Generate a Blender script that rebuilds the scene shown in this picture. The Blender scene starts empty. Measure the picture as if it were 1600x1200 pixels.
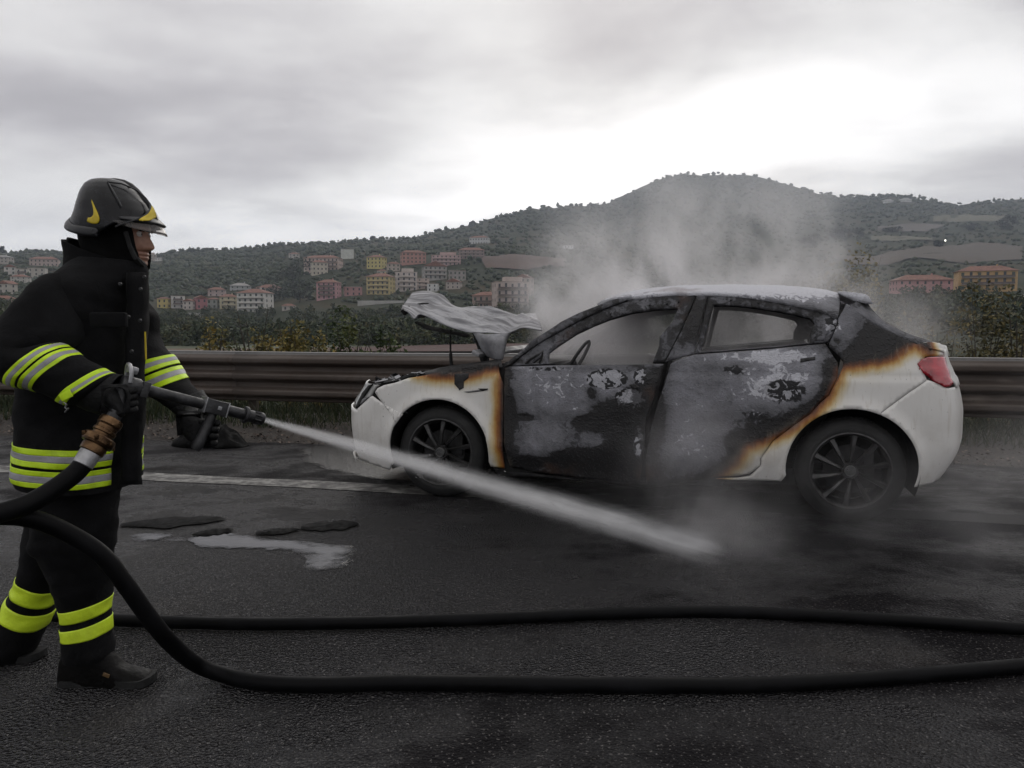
import bpy, bmesh, math, random
import numpy as np
from mathutils import Vector, Matrix, noise as mnoise
from mathutils.geometry import delaunay_2d_cdt
random.seed(7)
rng = np.random.default_rng(7)
SC = bpy.context.scene
COL = SC.collection
PI = math.pi

# ---------------------------------------------------------------- camera, light, exposure
F, HC, YH = 1250.0, 1.1945, 508.0          # focal length in pixels of a 1600 px wide picture, eye height, horizon row
PIT = math.atan((600 - YH) / F)
cam_d = bpy.data.cameras.new('camera'); cam = bpy.data.objects.new('camera', cam_d); COL.objects.link(cam)
cam.location = (0, 0, HC); cam.rotation_euler = (PI / 2 - PIT, 0, 0)
cam_d.sensor_width = 36; cam_d.lens = 36 * F / 1600; cam_d.clip_start = .05; cam_d.clip_end = 20000
SC.camera = cam
SC.view_settings.view_transform = 'Standard'; SC.view_settings.look = 'None'
SC.view_settings.exposure = 0.0; SC.view_settings.gamma = 1; SC.view_settings.use_curve_mapping = False
SC.render.engine = 'CYCLES'
SC.cycles.use_denoising = True
try: SC.cycles.denoiser = 'OPENIMAGEDENOISE'
except Exception: pass
SC.cycles.max_bounces = 8; SC.cycles.volume_bounces = 2; SC.cycles.transparent_max_bounces = 12
SC.cycles.volume_step_rate = 1.0; SC.cycles.volume_max_steps = 256
SC.cycles.sample_clamp_indirect = 4

SUN_AZ, SUN_EL = math.radians(6), math.radians(22)      # azimuth from +Y towards +X; low, in front, behind cloud
sun_d = bpy.data.lights.new('sun', 'SUN'); sun = bpy.data.objects.new('sun', sun_d); COL.objects.link(sun)
sun_d.energy = .5; sun_d.angle = math.radians(35); sun_d.color = (1, .95, .88)
sdir = Vector((math.sin(SUN_AZ) * math.cos(SUN_EL), math.cos(SUN_AZ) * math.cos(SUN_EL), math.sin(SUN_EL)))
sun.rotation_euler = sdir.to_track_quat('Z', 'Y').to_euler()

# ---------------------------------------------------------------- node helpers
class NT:
    def __init__(s, nt): s.nt = nt
    def n(s, t, ins=None, **props):
        nd = s.nt.nodes.new(t)
        for k, v in props.items(): setattr(nd, k, v)
        for k, v in (ins or {}).items(): s.set(nd.inputs[k], v)
        return nd
    def set(s, sock, v):
        if isinstance(v, bpy.types.NodeSocket): s.nt.links.new(v, sock)
        elif v is not None:
            if sock.type == 'RGBA' and len(v) == 3: v = (*v, 1)
            sock.default_value = v
    def m(s, op, a, b=None, c=None, clamp=False):
        nd = s.nt.nodes.new('ShaderNodeMath'); nd.operation = op; nd.use_clamp = clamp
        for i, v in enumerate((a, b, c)):
            if v is not None: s.set(nd.inputs[i], v)
        return nd.outputs[0]
    def add(s, a, b): return s.m('ADD', a, b)
    def mul(s, a, b): return s.m('MULTIPLY', a, b)
    def sub(s, a, b): return s.m('SUBTRACT', a, b)
    def ss(s, v, lo, hi, a=0., b=1.):       # smoothstep map
        nd = s.nt.nodes.new('ShaderNodeMapRange'); nd.interpolation_type = 'SMOOTHSTEP'
        for k, x in zip((0, 1, 2, 3, 4), (v, lo, hi, a, b)): s.set(nd.inputs[k], x)
        return nd.outputs[0]
    def noise(s, co, scale, detail=4, rough=.55, dist=0., dims='3D'):
        nd = s.n('ShaderNodeTexNoise', noise_dimensions=dims)
        if co is not None: s.nt.links.new(co, nd.inputs['Vector'])
        nd.inputs['Scale'].default_value = scale; nd.inputs['Detail'].default_value = detail
        nd.inputs['Roughness'].default_value = rough; nd.inputs['Distortion'].default_value = dist
        return nd.outputs[0]
    def voro(s, co, scale, feature='F1'):
        nd = s.n('ShaderNodeTexVoronoi', feature=feature)
        if co is not None: s.nt.links.new(co, nd.inputs['Vector'])
        nd.inputs['Scale'].default_value = scale
        return nd
    def mix(s, f, a, b):
        nd = s.nt.nodes.new('ShaderNodeMix'); nd.data_type = 'RGBA'
        s.set(nd.inputs[0], f); s.set(nd.inputs[6], a); s.set(nd.inputs[7], b)
        return nd.outputs[2]
    def ramp(s, f, stops, interp='LINEAR'):
        nd = s.nt.nodes.new('ShaderNodeValToRGB'); r = nd.color_ramp; r.interpolation = interp
        while len(r.elements) < len(stops): r.elements.new(.5)
        for e, (p, c) in zip(r.elements, stops):
            e.position = p; e.color = (*c, 1) if not isinstance(c, (int, float)) else (c, c, c, 1)
        s.set(nd.inputs[0], f)
        return nd.outputs[0]
    def mapping(s, co, loc=(0, 0, 0), rot=(0, 0, 0), scale=(1, 1, 1)):
        nd = s.n('ShaderNodeMapping', {'Vector': co, 'Location': loc, 'Rotation': rot, 'Scale': scale}); return nd.outputs[0]
    def bump(s, h, strength=.3, dist=.02):
        return s.n('ShaderNodeBump', {'Height': h, 'Strength': strength, 'Distance': dist}).outputs[0]
    def attr(s, name): return s.n('ShaderNodeAttribute', attribute_name=name)

def mk(name):
    m = bpy.data.materials.new(name); m.use_nodes = True
    T = NT(m.node_tree); b = m.node_tree.nodes['Principled BSDF']
    co = T.n('ShaderNodeTexCoord').outputs['Object']
    return m, T, b, co

def simple(name, col, rough=.6, metal=0., var=.25, scale=8, bump=.15, bscale=60, col2=None, spec=.5):
    m, T, b, co = mk(name)
    f = T.ss(T.noise(co, scale, 5), .3, .7)
    c2 = col2 or tuple(x * (1 - var) for x in col)
    c1 = col if col2 else tuple(x * (1 + var * .4) for x in col)
    T.set(b.inputs['Base Color'], T.mix(f, c1, c2))
    T.set(b.inputs['Roughness'], T.ss(T.noise(co, scale * 2.3, 3), .25, .75, max(.03, rough - .1), min(1, rough + .1)))
    b.inputs['Metallic'].default_value = metal
    b.inputs['Specular IOR Level'].default_value = spec
    if bump: T.set(b.inputs['Normal'], T.bump(T.noise(co, bscale, 3), bump, .01))
    return m

# ---------------------------------------------------------------- world: grey overcast with a bright gap low in front
w = bpy.data.worlds.new('World'); SC.world = w; w.use_nodes = True
WT = NT(w.node_tree)
w.node_tree.nodes.clear()
d3 = WT.n('ShaderNodeTexCoord').outputs['Generated']
sx = WT.n('ShaderNodeSeparateXYZ', {'Vector': d3})
dx, dy, dz = sx.outputs
zc = WT.m('MAXIMUM', dz, 0.0)
den = WT.add(zc, .16)
pl = WT.n('ShaderNodeCombineXYZ', {'X': WT.m('DIVIDE', dx, den), 'Y': WT.m('DIVIDE', dy, den), 'Z': 0.0}).outputs[0]
n1 = WT.noise(WT.mapping(pl, (3.1, 1.7, 0), (0, 0, .3), (1, 1.25, 1)), .62, 7, .52, .35)
n2 = WT.noise(WT.mapping(pl, (7.3, 4.2, 1)), 1.7, 6, .5, .2)
cl = WT.add(WT.mul(n1, .64), WT.mul(n2, .36))
up = WT.ss(dz, .30, .85)                      # overcast brightens towards the zenith
base = WT.ss(cl, .36, .64, .48, .95)
base = WT.mul(base, WT.add(1.0, WT.mul(up, .40)))
gx = WT.m('DIVIDE', WT.sub(dx, .14), .46)
gz = WT.m('DIVIDE', WT.sub(dz, WT.add(.135, WT.mul(WT.m('MINIMUM', dx, .25), .22))), .11)
gl = WT.m('EXPONENT', WT.mul(-1.0, WT.add(WT.mul(gx, gx), WT.mul(gz, gz))))
gl = WT.mul(gl, WT.ss(dy, .0, .6))
gl = WT.mul(gl, WT.ss(cl, .30, .60, .35, 1.0))
hx = WT.m('DIVIDE', WT.sub(dx, .0), .55)
hz = WT.m('DIVIDE', WT.sub(dz, .08), .05)
hl = WT.mul(WT.m('EXPONENT', WT.mul(-1.0, WT.add(WT.mul(hx, hx), WT.mul(hz, hz)))), WT.ss(dy, .0, .6))
bright = WT.add(WT.add(base, WT.mul(gl, .85)), WT.mul(hl, .36))
ccol = WT.mix(WT.ss(bright, .4, 1.0), (.99, .935, .965), (1.0, .98, .965))
cloud = WT.n('ShaderNodeVectorMath', {0: ccol, 'Scale': bright}, operation='SCALE').outputs[0]
sky = WT.n('ShaderNodeTexSky', sky_type='NISHITA', sun_disc=False, sun_elevation=SUN_EL, sun_rotation=SUN_AZ)
bg1 = WT.n('ShaderNodeBackground', {'Color': sky.outputs[0], 'Strength': .05})
bg2 = WT.n('ShaderNodeBackground', {'Color': cloud, 'Strength': 1.0})
mx = WT.n('ShaderNodeMixShader', {0: .93, 1: bg1.outputs[0], 2: bg2.outputs[0]})
wo = WT.n('ShaderNodeOutputWorld', {'Surface': mx.outputs[0]})

# ---------------------------------------------------------------- geometry helpers
def ray(px, py):
    a, b = (px - 800) / F, -(py - 600) / F; c, s = math.cos(PIT), math.sin(PIT)
    return Vector((a, c + b * s, -s + b * c))
def at(px, py, Y):
    d = ray(px, py); return Vector((0, 0, HC)) + d * (Y / d.y)
def ground(px, py, z=0.):
    d = ray(px, py); return Vector((0, 0, HC)) + d * ((z - HC) / d.z)

def tag(o, label=None, cat=None, group=None, kind=None):
    if label: o['label'] = label
    if cat: o['category'] = cat
    if group: o['group'] = group
    if kind: o['kind'] = kind
    return o
def empty(name, loc=(0, 0, 0), rz=0, parent=None):
    o = bpy.data.objects.new(name, None); COL.objects.link(o); o.location = loc; o.rotation_euler = (0, 0, rz)
    o.empty_display_size = .1
    if parent: o.parent = parent
    return o
def link(name, me, parent=None):
    o = bpy.data.objects.new(name, me); COL.objects.link(o)
    if parent is not None: o.parent = parent
    return o
def mesh(name, v, f, mat=None, smooth=True):
    me = bpy.data.meshes.new(name); me.from_pydata([tuple(p) for p in v], [], [tuple(int(i) for i in q) for q in f]); me.update()
    if mat: me.materials.append(mat)
    if smooth: me.polygons.foreach_set('use_smooth', [True] * len(me.polygons))
    return me
def obj(name, v, f, mat=None, parent=None, smooth=True):
    return link(name, mesh(name, v, f, mat, smooth), parent)
def fast_mesh(name, v, f, mat, smooth=False, attrs=None):
    """v (n,3) float, f (m,k) int, all faces with k corners"""
    v = np.asarray(v, np.float32); f = np.asarray(f, np.int32); k = f.shape[1]
    me = bpy.data.meshes.new(name)
    me.vertices.add(len(v)); me.vertices.foreach_set('co', v.ravel())
    me.loops.add(f.size); me.loops.foreach_set('vertex_index', f.ravel())
    me.polygons.add(len(f)); me.polygons.foreach_set('loop_start', np.arange(0, f.size, k, dtype=np.int32))
    me.polygons.foreach_set('loop_total', np.full(len(f), k, np.int32))
    if smooth: me.polygons.foreach_set('use_smooth', np.ones(len(f), bool))
    if mat: me.materials.append(mat)
    for nm, vals in (attrs or {}).items():
        a = me.attributes.new(nm, 'FLOAT', 'POINT'); a.data.foreach_set('value', np.asarray(vals, np.float32))
    me.update(calc_edges=True); me.validate()
    return me
class MB:
    """collects boxes, tubes and lathes into one mesh"""
    def __init__(s): s.v = []; s.f = []
    def raw(s, v, f):
        o = len(s.v); s.v += [Vector(p) for p in v]; s.f += [tuple(i + o for i in q) for q in f]; return s
    def box(s, c, size, rot=None, bev=0):
        c = Vector(c); h = Vector(size) / 2; R = rot or Matrix.Identity(3)
        if bev <= 0:
            v = [c + R @ Vector((x * h.x, y * h.y, z * h.z)) for x in (-1, 1) for y in (-1, 1) for z in (-1, 1)]
            return s.raw(v, [(0, 1, 3, 2), (4, 6, 7, 5), (0, 4, 5, 1), (2, 3, 7, 6), (0, 2, 6, 4), (1, 5, 7, 3)])
        bm = bmesh.new(); bmesh.ops.create_cube(bm, size=1)
        for q in bm.verts: q.co = Vector((q.co.x * size[0], q.co.y * size[1], q.co.z * size[2]))
        bmesh.ops.bevel(bm, geom=bm.edges[:], offset=bev, segments=2, affect='EDGES', profile=.6)
        bm.verts.index_update(); vs = [c + R @ q.co for q in bm.verts]; fs = [[q.index for q in p.verts] for p in bm.faces]; bm.free()
        return s.raw(vs, fs)
    def tube(s, pts, r, n=8, cap=True):
        pts = [Vector(p) for p in pts]; rs = r if isinstance(r, (list, tuple)) else [r] * len(pts)
        v = []; up = Vector((0, 0, 1)); last = None
        for i, p in enumerate(pts):
            t = (pts[min(i + 1, len(pts) - 1)] - pts[max(i - 1, 0)]).normalized()
            if last is None:
                a = t.cross(up); a = a if a.length > 1e-3 else t.cross(Vector((1, 0, 0)))
            else: a = last - t * last.dot(t)
            a.normalize(); last = a; b = t.cross(a)
            for k in range(n):
                q = 2 * PI * k / n; v.append(p + (a * math.cos(q) + b * math.sin(q)) * rs[i])
        f = []
        for i in range(len(pts) - 1):
            for k in range(n):
                f.append((i * n + k, i * n + (k + 1) % n, (i + 1) * n + (k + 1) % n, (i + 1) * n + k))
        if cap: f += [tuple(range(n))[::-1], tuple(range((len(pts) - 1) * n, len(pts) * n))]
        return s.raw(v, f)
    def lathe(s, prof, origin, axis, n=32, closed=False):
        """prof: (distance along axis, radius)"""
        axis = Vector(axis).normalized(); a = axis.orthogonal().normalized(); b = axis.cross(a); o = Vector(origin); v = []
        for h, r in prof:
            for k in range(n):
                q = 2 * PI * k / n; v.append(o + axis * h + (a * math.cos(q) + b * math.sin(q)) * r)
        m = len(prof); f = []
        for i in range(m if closed else m - 1):
            j = (i + 1) % m
            for k in range(n): f.append((i * n + k, i * n + (k + 1) % n, j * n + (k + 1) % n, j * n + k))
        return s.raw(v, f)
    def build(s, name, mat, parent=None, smooth=True, auto=None):
        o = obj(name, s.v, s.f, mat, parent, smooth)
        bm = bmesh.new(); bm.from_mesh(o.data); bmesh.ops.recalc_face_normals(bm, faces=bm.faces); bm.to_mesh(o.data); bm.free()
        if smooth: o.data.set_sharp_from_angle(angle=math.radians(auto or 38))
        return o
def crom(P, n):
    """Catmull-Rom resample of an (k,d) array to n points"""
    P = np.asarray(P, float); k = len(P); t = np.linspace(0, k - 1, n); i = np.clip(t.astype(int), 0, k - 2); u = (t - i)[:, None]
    p0, p1, p2, p3 = P[np.maximum(i - 1, 0)], P[i], P[i + 1], P[np.minimum(i + 2, k - 1)]
    return .5 * (2 * p1 + (p2 - p0) * u + (2 * p0 - 5 * p1 + 4 * p2 - p3) * u ** 2 + (3 * p1 - p0 - 3 * p2 + p3) * u ** 3)
def in_poly(P, poly):
    P = np.asarray(P, float); poly = np.asarray(poly, float); c = np.zeros(len(P), bool)
    x, y = P[:, 0], P[:, 1]; j = len(poly) - 1
    for i in range(len(poly)):
        xi, yi = poly[i]; xj, yj = poly[j]
        with np.errstate(divide='ignore', invalid='ignore'):
            c ^= ((yi > y) != (yj > y)) & (x < (xj - xi) * (y - yi) / (yj - yi + 1e-12) + xi)
        j = i
    return c
def sdist(P, poly):
    """signed distance to a closed polygon, positive inside"""
    P = np.asarray(P, float); A = np.asarray(poly, float); B = np.roll(A, -1, 0); best = np.full(len(P), 1e9)
    for a, b in zip(A, B):
        e = b - a; t = np.clip(((P - a) @ e) / (e @ e + 1e-12), 0, 1); d = np.hypot(*(P - a - t[:, None] * e).T); best = np.minimum(best, d)
    return np.where(in_poly(P, A), best, -best)
def densify(poly, step):
    out = []; n = len(poly)
    for i in range(n):
        a, b = np.array(poly[i], float), np.array(poly[(i + 1) % n], float); k = max(1, int(np.ceil(np.linalg.norm(b - a) / step)))
        out += [a + (b - a) * j / k for j in range(k)]
    return np.array(out)
def fill(poly, step, holes=()):
    """triangulate a polygon with holes on an even grid; returns 2D points and CCW triangles"""
    rings = [densify(poly, step)] + [densify(h, step) for h in holes]
    lo, hi = rings[0].min(0), rings[0].max(0)
    gx, gy = np.meshgrid(np.arange(lo[0], hi[0], step), np.arange(lo[1], hi[1], step)); gx[1::2] += step / 2
    G = np.stack([gx.ravel(), gy.ravel()], 1); ok = sdist(G, rings[0]) > step * .45
    for h in rings[1:]: ok &= sdist(G, h) < -step * .45
    pts = np.concatenate(rings + [G[ok]]); edges = []; o = 0
    for r in rings:
        k = len(r); edges += [(o + i, o + (i + 1) % k) for i in range(k)]; o += k
    V, _, Fc, *_ = delaunay_2d_cdt([Vector(p) for p in pts], edges, [], 0, 1e-6)
    V = np.array([tuple(p) for p in V]); T = np.array([f for f in Fc if len(f) == 3], int)
    cen = V[T].mean(1); keep = in_poly(cen, rings[0])
    for h in rings[1:]: keep &= ~in_poly(cen, h)
    T = T[keep]; a, b, c = V[T[:, 0]], V[T[:, 1]], V[T[:, 2]]
    area = (b[:, 0] - a[:, 0]) * (c[:, 1] - a[:, 1]) - (b[:, 1] - a[:, 1]) * (c[:, 0] - a[:, 0])
    T[area < 0] = T[area < 0][:, ::-1]; T = T[np.abs(area) > 1e-9]
    return V, T
def nz(p, s=1., o=0): return mnoise.noise(Vector((p[0] * s + o, p[1] * s + o * .7, p[2] * s - o)))
# ================================================================ SETTING: terrain, road, verge
TD = np.array([60, 150, 250, 350, 450, 550, 700], float)
TX = np.array([-900, -400, 0, 250, 420, 520, 620, 740, 830, 950, 1200, 1450, 1600, 2600], float)
TY = np.array([
 [556, 530, 505, 480, 460, 440, 420], [556, 530, 505, 480, 460, 440, 420], [556, 528, 503, 478, 455, 434, 414],
 [556, 547, 530, 508, 488, 468, 432], [556, 547, 532, 514, 496, 472, 432], [556, 547, 528, 505, 482, 455, 412],
 [556, 547, 528, 505, 480, 452, 406], [556, 545, 525, 500, 475, 440, 404], [556, 545, 520, 495, 468, 436, 409],
 [556, 545, 515, 488, 462, 440, 420], [556, 540, 505, 478, 458, 442, 424], [556, 528, 485, 457, 441, 430, 414],
 [556, 526, 482, 456, 440, 428, 411], [556, 526, 482, 456, 440, 428, 411]], float)
SKX = np.array([-900, -300, 0, 60, 110, 200, 250, 300, 350, 400, 450, 500, 560, 600, 650, 690, 730, 765, 800, 830, 865, 900, 950, 985, 1030, 1070, 1110, 1160, 1200, 1250, 1300, 1330, 1360, 1400, 1440, 1480, 1540, 1600, 1700, 1900, 2600], float)
SKY = np.array([400, 396, 397, 394, 397, 400, 400, 392, 390, 387, 383, 380, 376, 374, 372, 362, 354, 344, 335, 327, 326, 324, 319, 302, 282, 274, 275, 277, 285, 299, 308, 309, 308, 307, 314, 322, 317, 313, 318, 330, 345], float)
def d_sky(px): return np.interp(px, [-900, 400, 620, 760, 880, 960, 1250, 1420, 1600, 2600], [1100, 1250, 1400, 1600, 1900, 2300, 2400, 2000, 1800, 1800])
def y_tab(px, d):
    px = np.asarray(px, float); d = np.asarray(d, float); px, d = np.broadcast_arrays(px, d)
    cols = np.stack([np.interp(px, TX, TY[:, k]) for k in range(len(TD))], -1)
    t = np.clip(np.interp(np.log(d), np.log(TD), np.arange(len(TD))), 0, len(TD) - 1.0001); i = t.astype(int); u = t - i
    y = np.take_along_axis(cols, i[..., None], -1)[..., 0] * (1 - u) + np.take_along_axis(cols, i[..., None] + 1, -1)[..., 0] * u
    ds, ys = d_sky(px), np.interp(px, SKX, SKY)
    v = np.clip((d - 700) / (ds - 700), 0, 1); v2 = v ** .8
    far = cols[..., -1] + (ys - cols[..., -1]) * v2
    return np.where(d > 700, far, y)
def z_tab(px, d):
    ds = d_sky(px); y = y_tab(px, np.minimum(d, ds)); z = HC + (YH - y) * np.minimum(d, ds) / F
    return z - np.maximum(d - ds, 0) * .12
def rail_q(X, Y): return (Y - (9.01 - .225 * X)) / 1.025
def sst(x, a, b): t = np.clip((x - a) / (b - a), 0, 1); return t * t * (3 - 2 * t)
def vnoise(X, Y, s):
    """smooth value noise"""
    x, y = np.asarray(X) * s, np.asarray(Y) * s; i, j = np.floor(x).astype(int), np.floor(y).astype(int); u, v = x - i, y - j
    u, v = u * u * (3 - 2 * u), v * v * (3 - 2 * v)
    h = lambda a, b: np.modf(np.abs(np.sin(a * 127.1 + b * 311.7) * 43758.5453))[0]
    return (h(i, j) * (1 - u) + h(i + 1, j) * u) * (1 - v) + (h(i, j + 1) * (1 - u) + h(i + 1, j + 1) * u) * v
def terrain_z(X, Y):
    X, Y = np.asarray(X, float), np.asarray(Y, float); d = np.maximum(Y, 5.)
    px = 800 + F * X / d
    q = rail_q(X, Y); zn = -.16 - 1.05 * sst(q, .6, 9) + .12 * (vnoise(X, Y, .4) - .5)
    zt = z_tab(np.clip(px, -900, 2600), np.maximum(d, 60)) + (vnoise(X, Y, .03) - .5) * np.clip(d / 120, 0, 5) * sst(d, 60, 200) * .8
    k = sst(d, 28, 62)
    return zn * (1 - k) + zt * k
DGRID = np.concatenate([np.geomspace(40, 2600, 600)])
def dist_at(px, y):
    """distance at which the ground shows at row y of column px"""
    yy = y_tab(np.full_like(DGRID, px), DGRID); ok = DGRID <= d_sky(px)
    i = np.argmax((yy <= y) & ok) if np.any((yy <= y) & ok) else np.argmin(np.where(ok, yy, 1e9))
    return float(DGRID[i])

def terrain_mat():
    m, T, b, co = mk('hillside')
    n1 = T.noise(co, .012, 6); n2 = T.noise(co, .09, 5); n3 = T.noise(co, .6, 4)
    c = T.ramp(n1, [(.3, (.016, .021, .011)), (.50, (.024, .028, .014)), (.64, (.055, .042, .024)), (.76, (.030, .034, .015))])
    c = T.mix(T.mul(T.ss(n2, .4, .7), .6), c, (.024, .030, .013)); c = T.mix(T.mul(T.ss(n3, .50, .72), .25), c, (.055, .048, .027))
    T.set(b.inputs['Base Color'], c); b.inputs['Roughness'].default_value = .95; b.inputs['Specular IOR Level'].default_value = .1
    T.set(b.inputs['Normal'], T.bump(n3, .6, .6)); return m
M_hill = terrain_mat()
pc = np.linspace(-1700, 3300, 420); dr = np.concatenate([np.linspace(6, 60, 60), np.geomspace(62, 3200, 120)])
PX, DR = np.meshgrid(pc, dr); X = (PX - 800) / F * DR
Z = terrain_z(X, DR)
nr, nc = PX.shape; idx = np.arange(nr * nc).reshape(nr, nc)
q4 = np.stack([idx[:-1, :-1], idx[:-1, 1:], idx[1:, 1:], idx[1:, :-1]], -1).reshape(-1, 4)
tag(link('hills', fast_mesh('hills', np.stack([X, DR, Z], -1).reshape(-1, 3), q4, M_hill, True)), kind='structure')
M_field0 = simple('meadow', (.05, .06, .025), .9, 0, .4, .05, .3, 2)
gx_, gy_ = np.meshgrid(np.linspace(-4800, 4800, 40), np.linspace(-3200, 3400, 40)); gi = np.arange(1600).reshape(40, 40)
tag(link('ground', fast_mesh('ground', np.stack([gx_, gy_, np.full_like(gx_, -3.2)], -1).reshape(-1, 3),
    np.stack([gi[:-1, :-1], gi[:-1, 1:], gi[1:, 1:], gi[1:, :-1]], -1).reshape(-1, 4), M_field0)), kind='structure')

FIELDS = [  # outline in (column, row) read off the hillside, colours, name
 ([(515, 531), (640, 530), (780, 530), (960, 531), (960, 555), (515, 555)], (.058, .018, .012), (.036, .013, .010)),
 ([(-300, 533), (100, 531), (330, 531), (430, 531), (515, 531), (515, 555), (-300, 555)], (.095, .058, .024), (.062, .040, .018)),
 ([(745, 404), (800, 401), (860, 403), (885, 408), (880, 421), (820, 424), (760, 420)], (.070, .036, .024), (.045, .025, .018)),
 ([(1290, 398), (1360, 402), (1440, 388), (1520, 384), (1590, 388), (1590, 408), (1500, 412), (1430, 408), (1330, 420)], (.052, .034, .021), (.036, .026, .016)),
 ([(1450, 343), (1500, 339), (1560, 342), (1550, 350), (1450, 351)], (.070, .062, .028), (.05, .047, .022)),
 ([(1365, 357), (1440, 353), (1470, 357), (1440, 366), (1365, 364)], (.066, .050, .040), (.048, .04, .032)),
 ([(1355, 373), (1410, 371), (1450, 374), (1450, 378), (1355, 379)], (.075, .066, .034), (.052, .048, .024)),
]
for poly, c1, c2 in FIELDS:
    P, Tt = fill(poly, 6 if poly[0][1] < 500 else 4); ds_ = np.array([dist_at(a, b_) for a, b_ in P]) if poly[0][1] < 500 else np.interp(P[:, 1], [530, 541, 550, 555], [165, 105, 80, 66])
    Xf = (P[:, 0] - 800) / F * ds_
    m, T, b, co = mk('ploughed_soil')
    st = T.noise(T.mapping(co, scale=(.3, 2.5, .3)), .5, 4); T.set(b.inputs['Base Color'], T.mix(T.ss(T.add(T.mul(st, .6), T.mul(T.noise(co, .05, 4), .4)), .35, .65), c1, c2))
    b.inputs['Roughness'].default_value = .95
    V = np.stack([Xf, ds_, terrain_z(Xf, ds_) + .25 + ds_ * .0012], 1)
    tag(link('field', fast_mesh('field', V, Tt, m, True)), kind='structure')

# ---- road: asphalt sheet, edge line, dirt verge
RA = math.atan(.225); RD = Vector((math.cos(RA), -math.sin(RA), 0)); RN = Vector((math.sin(RA), math.cos(RA), 0))
def road_edge(X): return 7.55 - .2 * X
def asphalt_mat():
    m, T, b, co = mk('wet_asphalt')
    agg = T.voro(co, 95); a2 = T.noise(co, 220, 2); big = T.noise(co, .55, 5, .6, .4); mid = T.noise(co, 1.9, 7, .68)
    fleck = T.ss(T.noise(co, 88, 1), .64, .69)  # pale aggregate grains, with the wet sparkle put into their colour
    c = T.mix(T.ss(mid, .35, .7), (.010, .0092, .0105), (.021, .0195, .0212))
    c = T.mix(T.mul(T.ss(big, .4, .65), .55), c, (.009, .0085, .0095))
    c = T.mix(T.mul(fleck, .75), c, (.17, .16, .155)); c = T.mix(T.mul(T.ss(T.noise(co, 1.1, 4), .55, .75), .35), c, (.034, .027, .020))
    # soot and burnt rubber round the wreck
    sp = T.n('ShaderNodeSeparateXYZ', {'Vector': co}).outputs
    ex, ey = T.m('DIVIDE', T.sub(sp[0], 1.15), 2.6), T.m('DIVIDE', T.sub(sp[1], 4.7), 1.15)
    soot = T.m('EXPONENT', T.mul(-1., T.add(T.mul(ex, ex), T.mul(ey, ey))))
    soot = T.mul(soot, T.ss(T.noise(co, 1.6, 5), .25, .55))
    c = T.mix(T.mul(soot, .85), c, (.008, .008, .009))
    T.set(b.inputs['Base Color'], c)
    wx, wy = T.m('DIVIDE', T.sub(sp[0], -1.3), 1.7), T.m('DIVIDE', T.sub(sp[1], 3.7), 1.5); wb = T.m('EXPONENT', T.mul(-1., T.add(T.mul(wx, wx), T.mul(wy, wy))))
    wet = T.ss(T.add(T.noise(T.mapping(co, (5, 2, 0), scale=(.85, 1.1, 1)), 1.3, 8, .68, .2), T.mul(wb, .27)), .40, .68)
    T.set(b.inputs['Roughness'], T.add(T.mul(wet, -.46), T.add(.60, T.mul(soot, .2))))
    T.set(b.inputs['Specular IOR Level'], T.m('MAXIMUM', T.sub(T.add(.05, T.mul(wet, .48)), T.mul(soot, .20)), .02))
    h = T.add(T.mul(agg.outputs['Distance'], 1.), T.add(T.mul(a2, .35), T.mul(T.noise(co, 40, 3), .6)))
    T.set(b.inputs['Normal'], T.bump(T.add(h, T.mul(mid, .5)), 1., .016)); return m
M_asph = asphalt_mat()
def strip(name, near, far, x0, x1, n, m, mat_, z, amp=0., seed=0):
    xs = np.linspace(x0, x1, n); v = []
    for i, x in enumerate(xs):
        for k in range(m + 1):
            f_ = k / m; a, b_ = near(x), far(x); y = a + (b_ - a) * f_
            v.append((x, y, z(x, y) if callable(z) else z))
    f = [(i * (m + 1) + k, (i + 1) * (m + 1) + k, (i + 1) * (m + 1) + k + 1, i * (m + 1) + k + 1) for i in range(n - 1) for k in range(m)]
    return tag(obj(name, v, f, mat_), kind='structure')
strip('road', lambda x: -14 - .225 * x, lambda x: road_edge(x) + .06 * math.sin(x * 2.3) + .05 * math.sin(x * 5.1 + 1), -160, 160, 641, 1, M_asph, 0.0)
m, T, b, co = mk('worn_line_paint')
wn = T.ss(T.noise(co, 9, 6, .7), .36, .60); T.set(b.inputs['Base Color'], T.mix(wn, (.27, .265, .25), (.09, .087, .085)))
T.set(b.inputs['Base Color'], T.mix(T.ss(T.n('ShaderNodeSeparateXYZ', {'Vector': co}).outputs[0], -1.2, .6), T.mix(wn, (.27, .265, .25), (.09, .087, .085)), (.016, .0155, .016)))
b.inputs['Roughness'].default_value = .6; b.inputs['Specular IOR Level'].default_value = .08; T.set(b.inputs['Normal'], T.bump(T.voro(co, 150).outputs['Distance'], .4, .005)); M_line = m
strip('road_marking', lambda x: 5.43 - .238 * x + .015 * math.sin(x * 3), lambda x: 5.70 - .238 * x + .012 * math.sin(x * 4 + 1), -60, 60, 481, 1, M_line, .004)
m, T, b, co = mk('verge_soil')
c = T.mix(T.ss(T.noise(co, 2.5, 6, .65), .35, .65), (.018, .0145, .012), (.036, .029, .023)); c = T.mix(T.mul(T.ss(T.noise(co, 30, 3), .55, .7), .6), c, (.12, .10, .085))
T.set(b.inputs['Base Color'], c); b.inputs['Roughness'].default_value = .9; T.set(b.inputs['Normal'], T.bump(T.noise(co, 40, 4), .7, .02)); M_soil = m
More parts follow.
